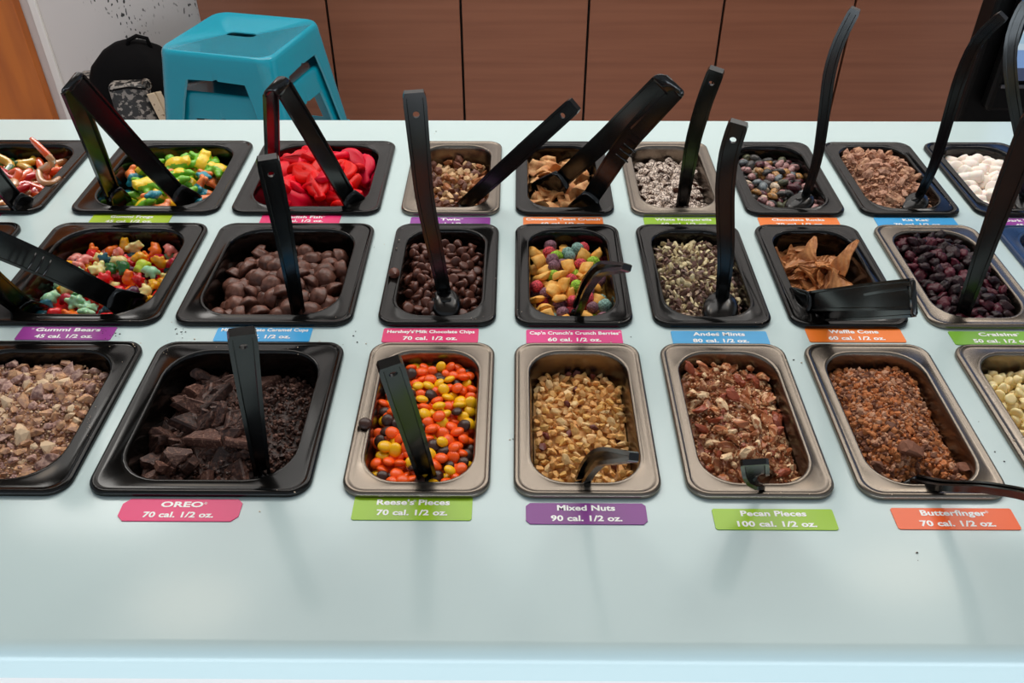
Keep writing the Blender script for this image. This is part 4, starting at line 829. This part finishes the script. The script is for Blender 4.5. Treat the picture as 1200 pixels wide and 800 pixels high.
# backpack against the wall
def backpack():
    t = thing('backpack', 'black backpack with silver glitter panels leaning on the white wall', 'backpack', (-1.10, 2.45, -.9), .12)
    mbk = mat('black_nylon', '#060506', .8, bump=.3, bscale=200, spec=.1)
    mg = mat('silver_glitter_print', '#191818', .5, col2='#8d857e', cscale=65, cfac=(.5, .56))
    loops = []
    for z, hx, hy in ((0, .13, .07), (.02, .155, .09), (.15, .155, .10), (.30, .150, .095), (.40, .138, .085), (.455, .115, .07), (.49, .08, .05), (.51, .045, .03), (.52, .01, .01)):
        loops.append([(x, y, z) for x, y in rrect(hx, hy, min(hx, hy)*.8, 6)])
    V, F = loft(loops, cap0=True, cap1=True); link('bag_body', mesh('bag_body', V, F, mbk), t)
    for nm, x0, x1, yy, z0, z1, mm in (('front_pocket', -.055, .050, -.118, .05, .435, mg), ('side_pocket', -.172, -.125, -.07, .12, .42, mg)):
        bm = bmesh.new(); box_bm(bm, x0, x1, yy, yy + .05 if nm == 'front_pocket' else .06, z0, z1, .012); link(nm, from_bm(nm, bm, mm), t)
    a = [(.0, -.02, .505), (.005, -.02, .525), (.03, -.015, .535), (.055, -.01, .525), (.06, -.01, .495)]; V, F = tube(a, .006, 6); link('carry_loop', mesh('carry_loop', V, F, mbk), t)
    zt = [(-.05, -.115, .42), (.0, -.122, .43), (.06, -.118, .42)]; V, F = tube(zt, .003, 5); link('zip', mesh('zip', V, F, mbk), t)
    return t
backpack()
def keytag():
    mt = mat('cream_enamel', '#d8c2a4', .45, col2='#8a6a50', cscale=90, cfac=(.6, .64)); t = thing('bag_charm', 'cream tag on a metal hook hanging from the black backpack', 'bag charm', (-1.015, 2.300, -.455), 0)
    bm = bmesh.new(); box_bm(bm, -.012, .012, -.002, .002, -.105, -.02, .0018); bmesh.ops.rotate(bm, verts=bm.verts, cent=(0, 0, 0), matrix=Matrix.Rotation(-.22, 3, 'Y')); link('charm_plate', from_bm('charm_plate', bm, mt, False), t)
    bm = bmesh.new(); box_bm(bm, .012, .030, .003, .006, -.10, -.02, .0018); bmesh.ops.rotate(bm, verts=bm.verts, cent=(0, 0, 0), matrix=Matrix.Rotation(-.16, 3, 'Y')); link('charm_plate', from_bm('charm_plate', bm, mt, False), t)
    pts = [(.012*math.cos(a), 0, .006 + .014*math.sin(a)) for a in np.linspace(-1.9, 3.3, 18)]; V, F = tube([(x, y + .0001*i, z) for i, (x, y, z) in enumerate(pts)], .0026, 6); link('hook', mesh('hook', V, F, m_steel), t)
keytag()
# things wedged between the two stool seats
mcl = mat('grey_cloth', '#b9b4b4', .8, bump=.3, bscale=80); g = np.array([-.755, 2.13, -.335])
V, F = lump(.075, .045, .009, .15, 5, 3, 3); tag(link('folded_cloth', mesh('folded_cloth', V, F, mcl), None, tuple(g), (0, 0, .2)), 'crumpled grey cloth between the stacked stool seats', 'cloth')

# black self-service kiosk at right
def kiosk():
    mk = mat('kiosk_black', '#040404', .4, spec=.15); t = thing('ordering_kiosk', 'black upright kiosk with a lit screen behind the counter', 'kiosk', (1.0, 1.40, -.9), 0)
    bm = bmesh.new(); box_bm(bm, -.253, .4, .0, .05, 0, 1.5, .006); link('kiosk_body', from_bm('kiosk_body', bm, mk, False), t)
    bm = bmesh.new(); box_bm(bm, -.228, .38, -.030, -.0005, .78, 1.45, .008); link('screen_bezel', from_bm('screen_bezel', bm, mk, False), t)
    ms = mat('screen_glass', '#8fb4dc', .2); nt = ms.node_tree; N = nt.nodes; L = nt.links; p_ = N['Principled BSDF']; tc = N.new('ShaderNodeTexCoord'); sp = N.new('ShaderNodeSeparateXYZ'); L.new(tc.outputs['Object'], sp.inputs[0])
    cr_ = N.new('ShaderNodeValToRGB'); mr = N.new('ShaderNodeMapRange'); mr.inputs[1].default_value = .84; mr.inputs[2].default_value = 1.0; L.new(sp.outputs[2], mr.inputs[0]); L.new(mr.outputs[0], cr_.inputs[0]); e = cr_.color_ramp; e.interpolation = 'CONSTANT'
    e.elements[0].color = (*lin('#3c4866'), 1); e.elements[1].position = .10; e.elements[1].color = (*lin('#7fa2d6'), 1)
    for ps, c_ in ((.28, '#c3d8e6'), (.34, '#a9c9dd'), (.44, '#d5e6f0'), (.47, '#6f97dc')): q = e.elements.new(ps); q.color = (*lin(c_), 1)
    L.new(cr_.outputs[0], p_.inputs['Emission Color']); p_.inputs['Emission Strength'].default_value = .75; p_.inputs['Base Color'].default_value = (.02, .02, .02, 1)
    for l in list(p_.inputs['Base Color'].links): L.remove(l)
    bm = bmesh.new(); box_bm(bm, -.214, .36, -.034, -.0305, .835, 1.42, .001); link('screen', from_bm('screen', bm, ms, False), t)
    bm = bmesh.new(); box_bm(bm, -.220, .37, -.036, -.0305, .823, .829, .0008); link('metal_strip', from_bm('metal_strip', bm, mat('dull_metal', '#6a6a6e', .3, metal=1), False), t)
kiosk()

# ------------------------------------------------------------------ crumbs on the counter and strays on the rims
mk_ = mat('dark_crumb', '#2e1e18', .8, vary=.3); mlc = mat('pale_crumb', '#c9b29a', .8, vary=.2); J = Joiner(); SS = [shard(1, .8, .6, 950 + i, 2) for i in range(4)]
spots = [(125, 390, 12, 14), (130, 392, 14, 8), (213, 388, 14, 8), (205, 385, 6, 4), (160, 408, 6, 5), (340, 412, 30, 4), (420, 398, 20, 5), (452, 290, 16, 4), (585, 330, 8, 2), (700, 395, 60, 8), (1150, 480, 30, 5), (1170, 520, 25, 4), (320, 590, 40, 4), (75, 480, 30, 5), (600, 515, 4, 3), (1075, 655, 15, 3), (60, 210, 25, 4), (515, 154, 6, 2), (930, 425, 10, 3)]
for u, v, s, n in spots:
    for _ in range(n):
        g = ground(u + rng.normal(0, s*.5), v + rng.normal(0, s*.25), .0004)
        if any(abs(g[0] - cx) < w_/2 and ROWS[r] - .0005 < g[1] < ROWS[r] + LEN + .0005 for cx, w_, r in LAY): g[2] = .0054
        V, F = SS[int(rng.integers(4))]; q = rng.uniform(.0003, .0009); J.add(V*q + g, F, mk_ if rng.uniform() < .75 and g[2] < .002 else mlc)
tag(link('counter_crumbs', J.me('counter_crumbs', False)), 'scattered dark crumbs on the pale counter between pans', 'crumbs', None, 'stuff')
J = Joiner()
for u, v, s, n in [(95, 490, 16, 60), (130, 420, 10, 20), (200, 412, 10, 10), (1110, 235, 10, 20), (600, 376, 14, 14), (900, 372, 20, 10), (240, 383, 40, 14), (380, 382, 20, 10), (560, 375, 10, 12), (150, 383, 20, 8), (975, 150, 5, 0), (925, 585, 40, 16), (1060, 570, 30, 12)]:
    for _ in range(n):
        g = ground(u + rng.normal(0, s*.6), v + rng.normal(0, s*.6), .0049)
        if not any(.001 < (w_/2 - abs(g[0] - cx)) < .012 and ROWS[r] + .001 < g[1] < ROWS[r] + LEN - .001 or (abs(g[0] - cx) < w_/2 - .001 and .001 < min(g[1] - ROWS[r], ROWS[r] + LEN - g[1]) < .010) for cx, w_, r in LAY): continue
        g[2] = .0053; V, F = SS[int(rng.integers(4))]; J.add(V*rng.uniform(.0002, .0005) + g, F, mlc)
tag(link('rim_crumbs', J.me('rim_crumbs', False)), 'fine pale crumbs dusted over the pan rims', 'crumbs', None, 'stuff')
V, F = ch[0]; g = ground(462, 320, .0075); tag(link('chocolate_chip', mesh('chocolate_chip', V, F, mch), None, tuple(g), (.9, .4, 0)), 'stray chocolate chip resting on the left rim of its pan', 'chip', 'chocolate chips in the narrow black pan')
V, F = lens[0]; g = ground(428, 496, .0068); tag(link('shell_candy', mesh('shell_candy', V, F, mb), None, tuple(g), (.3, .2, 0)), 'stray brown shell candy resting on the steel pan\'s left rim', 'candy', 'shell candies in the steel pan')

# labels: say where in its pan each piece lies
FRONT, REAR = ('front', 'back')
pan_at = [(v['c'], v['inner']) for v in P.values()]
from collections import defaultdict
zones = defaultdict(list)
for o in bpy.data.objects:
    if o.parent is None and o.get('group') and ' in the ' in str(o.get('label', '')) and str(o.get('label', '')).endswith((' pan', ' pan.')) and 'pan' != str(o.get('category')) and o.get('category') != 'food pan':
        x, y = o.location.x, o.location.y
        (c, inn) = min(pan_at, key=lambda q: (q[0][0] - x)**2 + (q[0][1] - y)**2); u, v = (x - c[0])/inn[0], (y - c[1])/inn[1]
        hz_ = 'left' if u < -.33 else ('right' if u > .33 else 'middle'); vt = FRONT if v < -.33 else (REAR if v > .33 else 'centre')
        z_ = {('left', 'front'): 'front left corner', ('right', 'front'): 'front right corner', ('middle', 'front'): 'front middle', ('left', 'back'): 'back left corner', ('right', 'back'): 'back right corner', ('middle', 'back'): 'back middle', ('left', 'centre'): 'left side', ('right', 'centre'): 'right side', ('middle', 'centre'): 'centre'}[(hz_, vt)]
        zones[(o['label'], z_)].append(o)
for (lab, z_), os_ in zones.items():
    a, b = lab.split(' in the ', 1); os_.sort(key=lambda o: o.location.x); k = len(os_)
    OR = ['leftmost', 'second from left', 'third from left', 'fourth from left', 'fifth from left', 'sixth from left']
    names = [None]*k if k > 1 else ['']
    if k > 1:
        h_ = (k + 1)//2
        for i in range(min(h_, 6)): names[i] = OR[i]
        for i in range(min(k - h_, 6)): names[k - 1 - i] = OR[i].replace('left', 'right')
    for o, n_ in zip(os_, names):
        t_ = a + ', ' + z_ + ' of pan' + (', ' + n_ if n_ else '')
        if len(t_.replace(',', ' ').split()) > 16: t_ = a + ', ' + z_ + (', ' + n_ if n_ else '')
        o['label'] = t_
# lift the whole set to the counter's real height
skip = {o.name for o in bpy.data.objects if o.type in ('LIGHT', 'CAMERA')}
for o in bpy.data.objects:
    if o.parent is None and o.name not in skip: o.location.z += H0
print('FILLED', FILLED, 'objects', len(bpy.data.objects))
